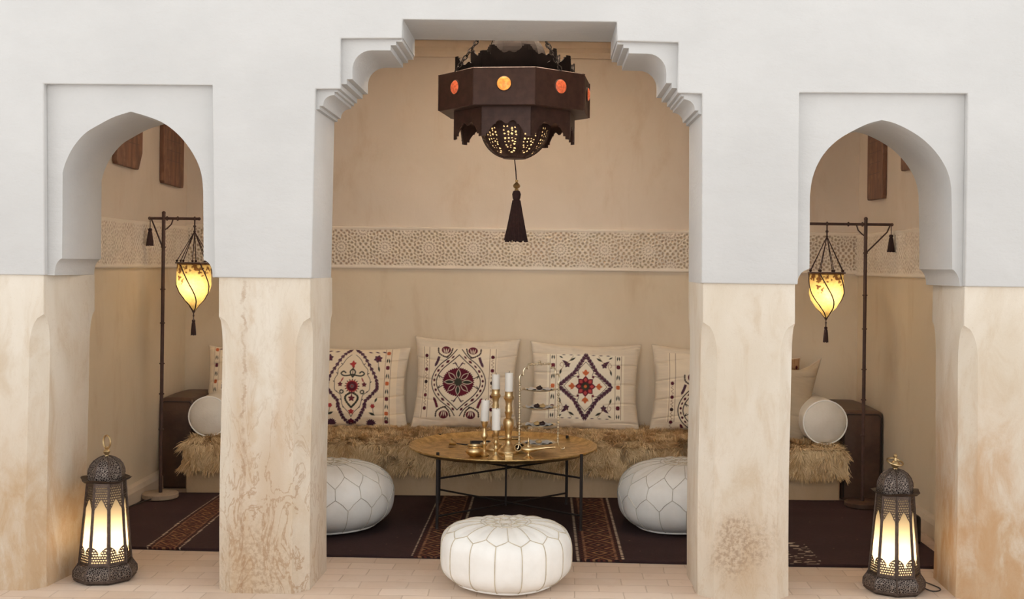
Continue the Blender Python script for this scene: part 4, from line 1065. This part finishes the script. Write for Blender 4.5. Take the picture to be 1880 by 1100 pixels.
# ------------------------------------------------------------------ floor lamps
def floor_lamp(px_pole, py_base, Y, dirx, arm_z, l_lamp, l_back, ext, shade, label, cord_pts=None):
    p = at(px_pole, py_base, Y); K_ = F/(Y-CY)
    r = thing('floor_lamp', label, 'floor lamp', (p.x, Y, 0.0145), 0, 'gibbet floor lamps with parchment shades')
    z0 = 0.0145
    MB().lathe([(0.100, 0), (0.104, 0.004), (0.104, 0.026), (0.098, 0.031), (0.002, 0.031)], 48).build('base', M['brown_leather'] if dirx < 0 else M['stone'], r, ang=40)
    za = arm_z - z0
    pm = MB().tube([(0, 0, 0.03), (0, 0, za+0.03)], 0.0105, 12)
    for z in [za-0.17, za-0.42, za-0.62, za-0.86, za-1.04, za-1.25]:
        if z > 0.06: pm.torus((0, 0, z), 0.0115, 0.0045, 'Z', 14, 6)
    pm.ball((0, 0, za+0.032), 0.012, 10, 8)
    pm.build('pole', M['iron'], r)
    am = MB().tube([(-dirx*l_back, 0, za), (dirx*ext, 0, za)], 0.0085, 10)
    for x in (dirx*0.02, dirx*l_lamp*0.45, dirx*l_lamp): am.torus((x, 0, za), 0.0095, 0.005, 'X', 12, 6)
    am.ball((-dirx*l_back, 0, za), 0.010, 10, 8); am.ball((dirx*ext, 0, za), 0.010, 10, 8)
    am.build('arm', M['iron'], r)
    bm_ = MB().tube([(-dirx*(l_back-0.012), 0, za-0.008), (-dirx*(l_back-0.028), 0, za-0.045), (-dirx*0.008, 0, za-0.165)], 0.0045, 8); bm_.build('brace', M['iron'], r)
    MB().tube([(dirx*0.055, 0, za-0.006), (dirx*0.045, 0, za-0.035), (dirx*0.02, 0, za-0.06), (dirx*0.006, 0, za-0.068)], 0.004, 8).build('brace', M['iron'], r)
    # tassel at the short end
    bx = -dirx*(l_back-0.004)
    MB().tube([(bx, 0, za-0.008), (bx, 0, za-0.062)], 0.0025, 6).build('cord', M['cordm'], r)
    tassel_mesh((bx, 0, za-0.058), 0.105, 0.012, 0.0205, seed=3).build('tassel', M['cordm'], r)
    # hanging shade
    sx = dirx*l_lamp; zt, zb, rt, yo = shade; zt -= z0; zb -= z0
    hz = za-0.075
    hk = MB().tube([(sx, yo*0, za-0.006), (sx, 0, hz)], 0.0045, 8); hk.ball((sx, 0, hz+0.03), 0.009, 10, 8); hk.ball((sx, 0, hz), 0.008, 10, 8); hk.build('hook', M['iron'], r)
    for k in range(8):
        a = 2*PI*k/8+0.2
        MB().tube([(sx, 0, hz), (sx+rt*0.93*math.cos(a), rt*0.93*math.sin(a), zt+0.012)], 0.0024, 6).ball((sx+rt*0.93*math.cos(a), rt*0.93*math.sin(a), zt+0.012), 0.0075, 8, 6).build('cord', M['cordm'], r)
    H_ = zt-zb
    def sh(t, a):      # t: 0 top .. 1 tip
        prof = [(0, 1.0), (0.08, 0.97), (0.25, 0.95), (0.45, 0.93), (0.6, 0.82), (0.75, 0.6), (0.9, 0.26), (1.0, 0.06)]
        for (t0, r0), (t1, r1) in zip(prof[:-1], prof[1:]):
            if t <= t1: q = (t-t0)/(t1-t0); rr = r0+(r1-r0)*(q*q*(3-2*q)*0.3+q*0.7); break
        lob = abs(math.sin(2.5*(a-1.5*t)))          # skin sagging between spiral wires
        rr *= rt*(0.93+0.09*lob*math.sin(PI*min(1, t*1.02))) if True else rt
        return Vector((sx+rr*math.cos(a), rr*math.sin(a), zt-H_*t))
    nu, nv = 100, 60
    TT = np.linspace(0, 1, nv); AA = np.linspace(0, 2*PI, nu)
    V = np.array([sh(t_, a_) for a_ in AA for t_ in TT])
    A2, T2 = np.meshgrid(AA, TT, indexing='ij')
    leafy = (vnoise(A2*9/1.0, T2*26+A2*2, 51) > 0.56) & (T2 < 0.42*vnoise(A2*2.2+4, A2*0, 52)+0.12)
    col = np.empty(A2.shape+(3,)); col[...] = Cn(114, 96, 58)
    col[T2 < 0.035] = Cn(52, 36, 22); col[leafy] = Cn(46, 28, 17)
    np_mesh('lamp_shade', V, gridfaces(nu, nv), M['shade'], r, col.reshape(-1, 3))
    MB().lathe([(rt*0.97, 0), (rt*0.5, 0.004), (0.004, 0.006)], 36, (sx, 0, zt-0.004), capb=False).build('shade_light_stop', M['lid'], r)  # added lid, stops the bulb's beam through the open top
    MB().torus((sx, 0, zt), rt*0.985, 0.005, 'Z', 36, 6).build('shade_ring', M['iron'], r)
    for k in range(5):
        a0 = 2*PI*k/5+0.3
        MB().tube([sh(i/24, a0+1.5*i/24) + (sh(i/24, a0+1.5*i/24)-Vector((sx, 0, zt-H_*i/24)))*0.02 for i in range(25)], 0.0036, 5).build('rib', M['cordm'], r)
    MB().ball((sx, 0, zb-0.002), 0.010, 10, 8).tube([(sx, 0, zb), (sx, 0, zb-0.05)], 0.0035, 6).ball((sx, 0, zb-0.028), 0.006, 8, 6).build('finial', M['iron'], r)
    tassel_mesh((sx, 0, zb-0.05), 0.095, 0.010, 0.0145, seed=9, strands=30).build('tassel', M['cordm'], r)
    hot = zt-H_*0.42
    MB().ball((sx, 0, hot), 0.022, 14, 10, (1, 1, 1.25)).build('bulb', M['bulb'], r)
    lamp('lamp_light', (sx+dirx*-0.0, -0.035, hot-0.01), 6.0, (1.0, 0.86, 0.64), 0.025, r)
    if cord_pts: MB().tube(cord_pts, 0.0035, 6).build('power_cord', M['wire'], r)
n = NT('pale_stone'); M['stone'] = n.done(n.bsdf(n.mix(n.noise(n.obj(), 30, 5), C(150, 132, 112), C(190, 172, 150)), 0.7))
YL = 1.90
def zpx(px, py, Y): return at(px, py, Y).z
KL = F/(YL-CY)
floor_lamp(297, 700, YL, 1, zpx(297, 401, YL), 57/KL, 26/KL, 65/KL, (zpx(354, 483, YL), zpx(354, 571, YL), 0.106, 0), 'iron gibbet floor lamp in the left alcove, its glowing parchment shade hanging right',
    [(-0.02, -0.1, 0.012), (-0.07, -0.2, 0.004), (-0.1, -0.36, 0.003), (-0.105, -0.5, 0.003), (-0.06, -0.62, 0.003)])
floor_lamp(1586, 700, YL, -1, zpx(1586, 412, YL), 71/KL, 48/KL, 105/KL, (zpx(1513, 501, YL), zpx(1513, 584, YL), 0.108, 0), 'iron gibbet floor lamp in the right alcove, its glowing parchment shade hanging left')

# ------------------------------------------------------------------ pierced metal lanterns
def facet_grid(corners, nu, nv, keep, mb):
    """sheet over a quad (bl, br, tr, tl), cells kept where keep(u, v) is true; u in -1..1, v in 0..1"""
    bl, br, tr, tl = [Vector(c) for c in corners]; idx = {}
    def vid(i, j):
        if (i, j) not in idx:
            u, v = i/nu, j/nv; idx[(i, j)] = len(mb.v)
            mb.v.append(tuple((bl*(1-u)+br*u)*(1-v)+(tl*(1-u)+tr*u)*v))
        return idx[(i, j)]
    for i in range(nu):
        for j in range(nv):
            if keep((i+0.5)/nu*2-1, (j+0.5)/nv): mb.f.append((vid(i, j), vid(i+1, j), vid(i+1, j+1), vid(i, j+1)))
def lantern(px, py, Y, rz, label, ringtop, cord=None, lean=0.0, sc=1.0):
    p = at(px, py, Y)
    r = thing('lantern', label, 'lantern', (p.x, Y, 0), rz, 'pierced metal floor lanterns'); r.rotation_euler = (0, lean, rz); r.scale = (sc, sc, sc)
    o8 = PI/8
    MB().lathe([(0.124,0.0),(0.132,0.006),(0.138,0.012),(0.138,0.022)], 8, rot=o8).build('foot', M['lamp_metal'], r, smooth=False)
    MB().lathe([(0.138,0.022),(0.139,0.034),(0.138,0.052),(0.126,0.070),(0.118,0.080)], 8, rot=o8).build('base', M['lamp_fili'], r, smooth=False)
    rb = MB()
    for k in range(8):
        a = o8+PI*k/4; rb.tube([(q*math.cos(a), q*math.sin(a), z) for q, z in [(0.138,0.022),(0.139,0.034),(0.138,0.052),(0.126,0.070),(0.118,0.081)]], 0.004, 6)
    rb.tube([(0.119*math.cos(o8+PI*k/4), 0.119*math.sin(o8+PI*k/4), 0.082) for k in range(8)], 0.004, 6, True)
    rb.build('base_rib', M['lamp_metal'], r)
    zb, zt, Rb, Rt = 0.082, 0.455, 0.114, 0.083
    def ring_pt(R, k, z): a = o8+PI*k/4; return (R*math.cos(a), R*math.sin(a), z)
    def keep(u, v):
        au = abs(u)
        if au > 0.80 or v < 0.025 or v > 0.965: return True
        # pointed arch under the pierced head, scalloped crest over the pierced foot
        top = 0.73 + 0.075*max(0.0, 1-(au/0.46))**0.75 - 0.055*max(0, (au-0.46)/0.34)
        bot = 0.14 + 0.09*math.sqrt(max(0, min(1, (au-0.12)/0.66))) if au > 0.12 else 0.14
        if au < 0.12: bot = 0.125
        i, j = int((u+1)/2*46), int(v*168)
        lat = lambda: abs((i+3*((j//5) % 2)) % 6-3)*0.8+abs(j % 5-2) <= 1.9
        if v > top: return True if v < top+0.014 else not lat()
        if v < bot: return True if v > bot-0.014 else not lat()
        return False
    for k in range(8):
        fr = MB()
        facet_grid([ring_pt(Rb, k, zb), ring_pt(Rb, k+1, zb), ring_pt(Rt, k+1, zt), ring_pt(Rt, k, zt)], 46, 168, keep, fr)
        o = fr.build('pierced_panel', M['lamp_metal'], r, smooth=False)
        sm = o.modifiers.new('sheet', 'SOLIDIFY'); sm.thickness = 0.0022; sm.offset = 0
    for k in range(8):
        MB().tube([ring_pt(Rb+0.001, k, zb), ring_pt(Rt+0.001, k, zt)], 0.0042, 6).build('post', M['lamp_metal'], r)
    gl = MB()
    gl.lathe([(Rb-0.008, zb+0.002), (Rt-0.007, zt-0.004)], 8, rot=o8, capb=False, capt=False)
    gl.build('glass', M['glass_lit'], r, smooth=False)
    br = MB(); NB = 64; vs = []; fs = []
    for q, z, w in ((0.080, 0.452, 0), (0.100, 0.458, 1), (0.111, 0.468, 1), (0.098, 0.465, 1), (0.084, 0.462, 0)):
        for k in range(NB):
            a = 2*PI*k/NB; vs.append(((q+w*0.004*math.cos(8*a))*math.cos(a), (q+w*0.004*math.cos(8*a))*math.sin(a), z+w*0.005*math.cos(4*a+0.6)))
    for i in range(4):
        for k in range(NB): l = (k+1) % NB; fs.append((i*NB+k, i*NB+l, (i+1)*NB+l, (i+1)*NB+k))
    br.add(vs, fs).build('brim', M['lamp_metal'], r)
    MB().lathe([(0.082,0.460),(0.083,0.482),(0.080,0.486)], 8, rot=o8).build('collar', M['lamp_fili'], r, smooth=False)
    dm = [(0.081,0.486),(0.079,0.505),(0.071,0.527),(0.056,0.547),(0.036,0.560),(0.014,0.567),(0.004,0.568)]
    MB().lathe(dm, 8, rot=o8).build('dome', M['lamp_fili'], r, smooth=False)
    for k in range(8):
        a = o8+PI*k/4; MB().tube([(q*math.cos(a), q*math.sin(a), z) for q, z in dm[:-1]], 0.0034, 6).build('dome_rib', M['lamp_metal'], r)
    if ringtop:
        MB().lathe([(0.010,0.565),(0.007,0.572),(0.013,0.580),(0.016,0.588),(0.012,0.596),(0.006,0.600),(0.009,0.606),(0.004,0.612)], 20).build('finial', M['brass_old'], r)
        rg = MB().torus((0, 0, 0.632), 0.030, 0.0042, 'X', 32, 8, (0.85, 1.0)).build('ring_handle', M['brass_old'], r); rg.rotation_euler = (0, 0, 0.9)
    else:
        MB().lathe([(0.012,0.565),(0.009,0.572),(0.018,0.580),(0.022,0.590),(0.017,0.601),(0.008,0.606),(0.006,0.620),(0.009,0.624),(0.010,0.630),(0.006,0.637),(0.001,0.640)], 20).build('finial', M['brass_old'], r)
        rg = MB().torus((0, 0, 0.0), 0.037, 0.0045, 'Z', 32, 8).build('ring_handle', M['brass_old'], r); rg.location = (0, 0.004, 0.600); rg.rotation_euler = (0.3, 0.1, 0)
    MB().ball((0, 0, 0.185), 0.024, 14, 10, (1, 1, 1.2)).build('bulb', M['bulb'], r)
    lamp('lantern_light', (0, 0, 0.185), 3.6, (1.0, 0.84, 0.62), 0.022, r)
    if cord:
        MB().tube(crom3(cord), 0.0032, 6).build('power_cord', M['wire'], r)
    return r
def crom3(P, sub=6):
    P = [Vector(p) for p in P]; out = []
    for i in range(len(P)-1):
        p0, p1, p2, p3 = P[max(i-1, 0)], P[i], P[i+1], P[min(i+2, len(P)-1)]
        for k in range(sub):
            t = k/sub; out.append(0.5*((2*p1)+(-p0+p2)*t+(2*p0-5*p1+4*p2-p3)*t*t+(-p0+3*p1-3*p2+p3)*t**3))
    return out+[P[-1]]
lantern(194, 1000, 0.20, 0.10, 'pierced metal lantern with an upright ring on top, on the tiles by the left pier', True, sc=0.962)
lantern(1642, 1000, 0.17, 0.20, 'pierced metal lantern with a ball finial and flat ring, beside the right pier', False,
        [(0.10, 0.06, 0.03), (0.16, -0.05, 0.004), (0.225, -0.02, 0.004), (0.20, 0.15, 0.004), (0.16, 0.30, 0.004), (0.24, 0.42, 0.02), (0.27, 0.50, 0.10)], sc=0.945)

# ------------------------------------------------------------------ the hanging octagonal lantern
YC = 1.40; pc_ = at(946, 200, YC); CXc = pc_.x
ch = thing('chandelier', 'large dark octagonal metal lantern with amber glass discs and a tassel, hanging in the arch', 'hanging lantern', (CXc, YC, 0))
PHI = math.radians(-7)
def va(k): return PHI + PI/8 + PI/4*k - PI/2           # vertex angles, facet k between va(k-1) and va(k), facet 0 faces the courtyard
def oc(R, k, z): a = va(k); return Vector((R*math.cos(a), R*math.sin(a), z))
zb0, zb1, RB = 2.242, 2.438, 0.425
MB().lathe([(0.30, zb0+0.004), (RB-0.004, zb0), (RB, zb0+0.003), (RB, zb1-0.003), (RB-0.004, zb1), (0.30, zb1-0.004)], 8, rot=va(0), capb=False, capt=False).build('band', M['iron'], ch, smooth=False)
for k in range(8):
    a = PHI-PI/2+PI/4*k; rin = RB*math.cos(PI/8)
    mt = Matrix.Rotation(a, 4, 'Z') @ Matrix.Translation((rin, 0, (zb0+zb1)/2+0.012)) @ Matrix.Rotation(PI/2, 4, 'Y')
    MB().lathe([(0.040, -0.001), (0.040, 0.004), (0.036, 0.008)], 32, mtx=mt, capb=False, capt=False).build('jewel_rim', M['iron'], ch)
    MB().lathe([(0.036, 0.001), (0.036, 0.007), (0.030, 0.013), (0.018, 0.017), (0.004, 0.018)], 28, mtx=mt).build('jewel', M['jewel_o'] if k == 0 else M['jewel_r'], ch, label='glowing amber glass disc' if k == 0 else 'glowing red-orange glass disc')
    MB().tube([oc(RB+0.0005, k, zb0+0.002), oc(RB+0.0005, k, zb1-0.002)], 0.004, 6).build('corner_seam', M['iron'], ch)
def plates(name, R, z0, z1, shape, mat):
    """eight sheet-metal plates cut to an outline given in facet coordinates (u -1..1, v 0..1)"""
    for k in range(8):
        A, B = oc(R, k-1, 0), oc(R, k, 0); n_ = ((A+B)/2).normalized()*0.0035
        P = []
        for u, v in shape:
            q = A*(1-(u+1)/2)+B*((u+1)/2); q.z = z0+(z1-z0)*v; P.append(q)
        n = len(P); vs = [p+n_ for p in P]+[p-n_ for p in P]
        fs = [tuple(range(n)), tuple(range(2*n-1, n-1, -1))]+[(i, i+n, (i+1) % n+n, (i+1) % n) for i in range(n)]
        MB().add(vs, fs).build(name, mat, ch, smooth=False)
def notch(up):
    half = [(1, 0), (1, 1.0), (0.82, 1.0), (0.82, 0.90), (0.70, 0.90), (0.70, 0.82), (0.60, 0.70), (0.50, 0.60), (0.44, 0.60), (0.40, 0.52), (0.30, 0.47), (0.18, 0.49), (0.10, 0.54), (0.04, 0.58)]
    sh = half + [(-u, v) for u, v in reversed(half)]
    return sh if up else [(u, 1-v) for u, v in sh]
RS = 0.338
plates('skirt_plate', RS, 2.092, zb0+0.004, notch(False), M['iron'])
MB().lathe([(RS-0.002, 2.182), (RS+0.004, 2.184), (RS+0.004, 2.188), (RS-0.002, 2.190)], 8, rot=va(0), capb=False, capt=False).build('skirt_bead', M['iron'], ch, smooth=False)
plates('crown_plate', 0.335, zb1-0.002, 2.540, notch(True), M['iron_dull'])
plates('upper_crown_plate', 0.25, zb1-0.002, 2.585, [(u, v if v == 0 else 0.45+0.55*v) for u, v in notch(True)], M['iron_dull'])
MB().lathe([(0.19, zb1-0.006), (0.335, zb1-0.006), (0.335, zb1), (0.19, zb1)], 8, rot=va(0), capb=False, capt=False).build('top_plate', M['iron'], ch, smooth=False)
# pierced bowl below
def bowl():
    mb = MB(); ng = 10; nu, nv = 40, 84; Rw = 0.192; z1, z0 = 2.185, 2.007
    R_ = random.Random(4)
    def bp(a, v):      # v 0 at the rim, 1 at the bottom
        t = v*1.30; rr = Rw*math.cos(t)**0.85 if t < PI/2 else 0
        return Vector((rr*math.cos(a), rr*math.sin(a), z1-(z1-z0)*math.sin(t)/math.sin(1.30)))
    holes = []
    for i in range(9):
        y = 0.14+0.74*i/9; w = 0.56*math.sin(PI*min(1, (1.0-y)*0.74))**0.9; m = max(1, int(w*9*(1-0.5*y)+0.5))
        for j in range(m): holes.append((0 if m == 1 else (-w+2*w*j/(m-1)+R_.uniform(-.06, .06)), y+R_.uniform(-.028, .028), R_.uniform(0.6, 1.1)))
    idx = {}
    for g in range(ng):
        a0 = PHI-PI/2+2*PI*(g-0.5)/ng
        for i in range(nu):
            for j in range(nv):
                u = (i+0.5)/nu*2-1; v = (j+0.5)/nv
                scale_u = math.cos(v*1.30)*Rw*PI/ng
                cut = False
                for hu, hv, hs in holes:
                    if abs(hv-v) < 0.04 and math.hypot((u-hu)*scale_u, (v-hv)*0.25) < 0.0060*hs: cut = True; break
                if cut: continue
                q = []
                for di, dj in ((0, 0), (1, 0), (1, 1), (0, 1)):
                    key = (g*nu+i+di) % (ng*nu), j+dj
                    if key not in idx:
                        idx[key] = len(mb.v); mb.v.append(tuple(bp(PHI-PI/2-PI/ng+2*PI*key[0]/(ng*nu), key[1]/nv)))
                    q.append(idx[key])
                mb.f.append(tuple(q))
    o = mb.build('bowl', M['iron'], ch); so = o.modifiers.new('sheet', 'SOLIDIFY'); so.thickness = 0.002
    lv = MB(); lv.lathe([(bp(0, j/10).x*0.93, bp(0, j/10).z+0.008) for j in range(1, 11)], 40, capb=False, capt=True).build('diffuser', M['glass_lit'], ch)
    for g in range(ng):
        a = PHI-PI/2+2*PI*(g-0.5)/ng
        MB().tube([bp(a, i/12)*1.0 for i in range(13)], 0.0045, 6).build('bowl_rib', M['iron'], ch)
    bt = bp(0, 1.0); MB().lathe([(bt.x+0.004, bt.z+0.006), (bt.x+0.006, bt.z), (bt.x, bt.z-0.006), (0.012, bt.z-0.010), (0.002, bt.z-0.012)], 24).build('bowl_cap', M['iron'], ch)
    return bt.z
zbt = bowl()
# onion dome on top, mostly behind the arch soffit
MB().lathe(turned([(0.178, zb1-0.004), (0.180, 2.49), (0.172, 2.55), (0.150, 2.61), (0.11, 2.66), (0.06, 2.695), (0.03, 2.715), (0.018, 2.74)], 3), 10, rot=PHI).build('dome', M['iron_dull'], ch, smooth=False)
MB().torus((0, 0, 2.755), 0.022, 0.005, 'X', 20, 8).build('top_ring', M['iron'], ch)
for k in range(4):      # added fill bulbs out of view, brightening the alcove off the ceiling
    a = PHI+PI/4+PI/2*k; bq = (0.20*math.cos(a), 0.20*math.sin(a), 2.725)
    MB().tube([(0.08*math.cos(a), 0.08*math.sin(a), 2.675), (0.17*math.cos(a), 0.17*math.sin(a), 2.675), (bq[0], bq[1], 2.685), (bq[0], bq[1], 2.709)], 0.006, 8).build('fill_bulb_holder', M['iron_dull'], ch)
    MB().ball(bq, 0.018, 12, 8).build('bulb', M['bulb'], ch)
    L = bpy.data.lights.new('alcove_fill_light', 'SPOT'); L.energy = 105.0; L.color = (1.0, 0.95, 0.88); L.shadow_soft_size = 0.018; L.spot_size = math.radians(150); L.spot_blend = 0.6
    lo = bpy.data.objects.new('alcove_fill_light', L); COL.objects.link(lo); lo.location = bq; lo.rotation_euler = (PI, 0, 0); lo.parent = ch
lamp('chandelier_light', (0, 0, 2.13), 4.5, (1.0, 0.78, 0.50), 0.03, ch)
def chain(a, b):
    mb = MB(); a = Vector(a); b = Vector(b); d = b-a; n = int(d.length/0.028); u = d.normalized()
    s1 = u.cross(Vector((0, 0, 1))); s1 = s1.normalized() if s1.length > 1e-3 else Vector((1, 0, 0)); s2 = u.cross(s1)
    for i in range(n):
        c = a+d*((i+0.5)/n); w = (s1+s2).normalized() if i % 2 else (s1-s2).normalized()
        pts = []
        for k in range(12):
            t = 2*PI*k/12; pts.append(c+u*0.019*math.cos(t)+w*0.0095*math.sin(t))
        mb.tube(pts, 0.003, 5, True)
    return mb
for k in (1, 3, 5, 7):
    a = PHI-PI/2+PI/4*k
    e = Vector((0.395*math.cos(a), 0.395*math.sin(a), zb1))
    chain(e, (0.015*math.cos(a), 0.015*math.sin(a), 2.925)).build('chain', M['iron_dull'], ch)
chain((0, 0, 2.775), (0, 0, 2.93)).build('chain', M['iron_dull'], ch)
MB().lathe([(0.05, 2.949), (0.045, 2.938), (0.012, 2.93), (0.01, 2.915)], 20).build('ceiling_hook', M['iron'], ch)
KC = F/(YC-CY)
zz = lambda py: at(946, py, YC).z
tx = at(948, 380, YC).x-CXc
MB().tube([(0, 0, zbt-0.01), (tx*0.6, 0, zz(315)), (tx, 0, zz(340))], 0.0035, 6).build('cord', M['cordm'], ch)
MB().lathe([(0.002, 0.036), (0.008, 0.034), (0.008, 0.026), (0.005, 0.022), (0.018, 0.008), (0.020, 0.0), (0.016, -0.008), (0.006, -0.013), (0.012, -0.02), (0.010, -0.028)], 20, (tx, 0, zz(342))).build('bead', M['brass_old'], ch)
tassel_mesh((tx, 0, zz(349)), zz(349)-zz(444), 0.024, 0.062, seed=2, strands=70).build('tassel', M['cordm'], ch)

# ------------------------------------------------------------------ wooden writing boards on the side walls
def board(side, y0, y1, z0, z1, label, cut=0.05):
    x = XL if side < 0 else XR; s = 1 if side < 0 else -1
    w = y1-y0; r = thing('wooden_board', label, 'board', (x+s*0.001, (y0+y1)/2, z0), 0, 'wooden writing boards on the alcove walls')
    h = z1-z0
    out = [(-w/2*(1-cut), 0.0), (w/2*0.93, 0.006), (w/2*0.985, 0.022), (w/2, h*0.5), (w/2*0.97, h-0.04), (w/2*0.9, h), (-w/2*0.9, h), (-w/2*0.98, h-0.04), (-w/2, h*0.5), (-w/2*0.985, 0.02 if cut < 0.1 else 0.10)]
    mt = Matrix.Rotation(-PI/2*s, 4, 'Z')
    m_ = MB(); n = len(out); t = 0.028
    vs = [mt @ Vector((a, -t if True else 0, z)) for a, z in out]; vs = [Vector((s*abs(v.x) if False else s*t, v.y, v.z)) for v in vs] + [Vector((0.0, (mt @ Vector((a, 0, z))).y, z)) for a, z in out]
    fs = [tuple(range(n)), tuple(range(2*n-1, n-1, -1))]+[(i, i+n, (i+1) % n+n, (i+1) % n) for i in range(n)]
    m_.add(vs, fs).build('plank', M['wood'], r, smooth=False, bevel=0.005)
    ln = MB()
    for i in range(6):       # faint ruled lines scratched across the face
        z = h*(0.25+0.1*i); ln.box((s*(t+0.0005), 0, z), (0.001, w*0.7, 0.0025))
    ln.build('ruled_lines', M['iron'], r, smooth=False)
board(-1, 2.20, 2.60, 1.895, 2.52, 'long dark wooden board on the left alcove wall, the nearer to the corner')
board(-1, 1.42, 1.83, 1.945, 2.52, 'dark wooden board with a cut corner on the left alcove wall, half behind the arch', 0.3)
board(1, 2.13, 2.47, 1.855, 2.52, 'long reddish wooden board on the right alcove wall, the nearer to the corner')
board(1, 1.45, 1.78, 1.985, 2.52, 'wooden board on the right alcove wall, almost hidden by the arch edge')

# small glossy black box on the floor by the right wall
p = at(1702, 1000, 1.05)
r = thing('power_box', 'small glossy black box on the rug behind the right lantern', 'box', (2.00, 1.02, 0.0145))
MB().box((0, 0, 0.075), (0.19, 0.16, 0.15)).build('case', M['black'], r, bevel=0.02)
MB().tube([(-0.05, -0.06, 0.148), (-0.05, -0.06, 0.165), (0.03, -0.06, 0.165), (0.03, -0.06, 0.148)], 0.006, 8).build('handle', M['iron_blk'], r)

# trimmings hang under the part they are fixed to
SUB = {'rib': 'lamp_shade', 'shade_ring': 'lamp_shade', 'shade_light_stop': 'lamp_shade', 'dome_rib': 'dome', 'base_rib': 'base', 'ring_handle': 'finial',
       'jewel': 'band', 'jewel_rim': 'band', 'corner_seam': 'band', 'bowl_rib': 'bowl', 'bowl_cap': 'bowl', 'diffuser': 'bowl', 'fill_bulb_holder': 'dome'}
stem = lambda o: o.name.split('.')[0]
for root in [o for o in bpy.data.objects if o.parent is None and o.type == 'EMPTY']:
    kids = [o for o in bpy.data.objects if o.parent == root]
    for o in kids:
        host = next((q for q in kids if stem(q) == SUB.get(stem(o))), None)
        if host: o.parent = host

# ------------------------------------------------------------------ daylight of the open courtyard
w = bpy.data.worlds.new('sky'); S.world = w; w.use_nodes = True
nt = w.node_tree; nt.nodes.clear()
tc = nt.nodes.new('ShaderNodeTexCoord'); sp = nt.nodes.new('ShaderNodeSeparateXYZ'); nt.links.new(tc.outputs['Generated'], sp.inputs[0])
def wmap(inp, a0, a1, b0, b1):
    m_ = nt.nodes.new('ShaderNodeMapRange'); nt.links.new(sp.outputs[inp], m_.inputs[0])
    for i, v_ in enumerate((a0, a1, b0, b1)): m_.inputs[i+1].default_value = v_
    return m_.outputs[0]
def wmath(op, a_, b_):
    m_ = nt.nodes.new('ShaderNodeMath'); m_.operation = op
    for i, v_ in enumerate((a_, b_)):
        if isinstance(v_, float): m_.inputs[i].default_value = v_
        else: nt.links.new(v_, m_.inputs[i])
    return m_
wm = wmath('MULTIPLY', wmap('Y', 0.2, -0.2, 0.5, 1.0), wmap('Z', 0.1, 0.75, 0.85, 1.0))
xx = wmath('MULTIPLY', sp.outputs['X'], sp.outputs['X'])        # brighter towards both ends of the courtyard
wm = wmath('MULTIPLY', wm.outputs[0], wmath('ADD', wmath('MULTIPLY', xx.outputs[0], 2.6).outputs[0], 0.45).outputs[0])
wa = nt.nodes.new('ShaderNodeMath'); wa.operation = 'ADD'      # sunlit far side of the courtyard, below the horizon
nt.links.new(wm.outputs[0], wa.inputs[0]); nt.links.new(wmap('Z', 0.0, -0.25, 0.0, 1.4), wa.inputs[1]); wm = wa
bg = nt.nodes.new('ShaderNodeBackground'); bg.inputs['Color'].default_value = (1.0, 0.988, 0.972, 1)
nt.links.new(wm.outputs[0], bg.inputs['Strength'])
ow = nt.nodes.new('ShaderNodeOutputWorld'); nt.links.new(bg.outputs[0], ow.inputs[0])
sl = bpy.data.lights.new('hazy_sun', 'SUN'); sl.energy = 0.6; sl.angle = math.radians(32); sl.color = (1.0, 0.985, 0.965)
so = bpy.data.objects.new('hazy_sun', sl); COL.objects.link(so); so.location = (0, -6, 3)
so.rotation_euler = Vector((0.03, 0.99, -0.22)).to_track_quat('-Z', 'Y').to_euler()

S.view_settings.view_transform = 'Standard'; S.view_settings.look = 'None'; S.view_settings.gamma = 1.0
S.view_settings.exposure = 0.24; S.view_settings.use_curve_mapping = False
S.cycles.max_bounces = 10; S.cycles.diffuse_bounces = 6; S.cycles.glossy_bounces = 4; S.cycles.transmission_bounces = 6; S.cycles.transparent_max_bounces = 8
S.cycles.sample_clamp_indirect = 8.0; S.cycles.caustics_reflective = False; S.cycles.caustics_refractive = False
S.cycles.use_denoising = True
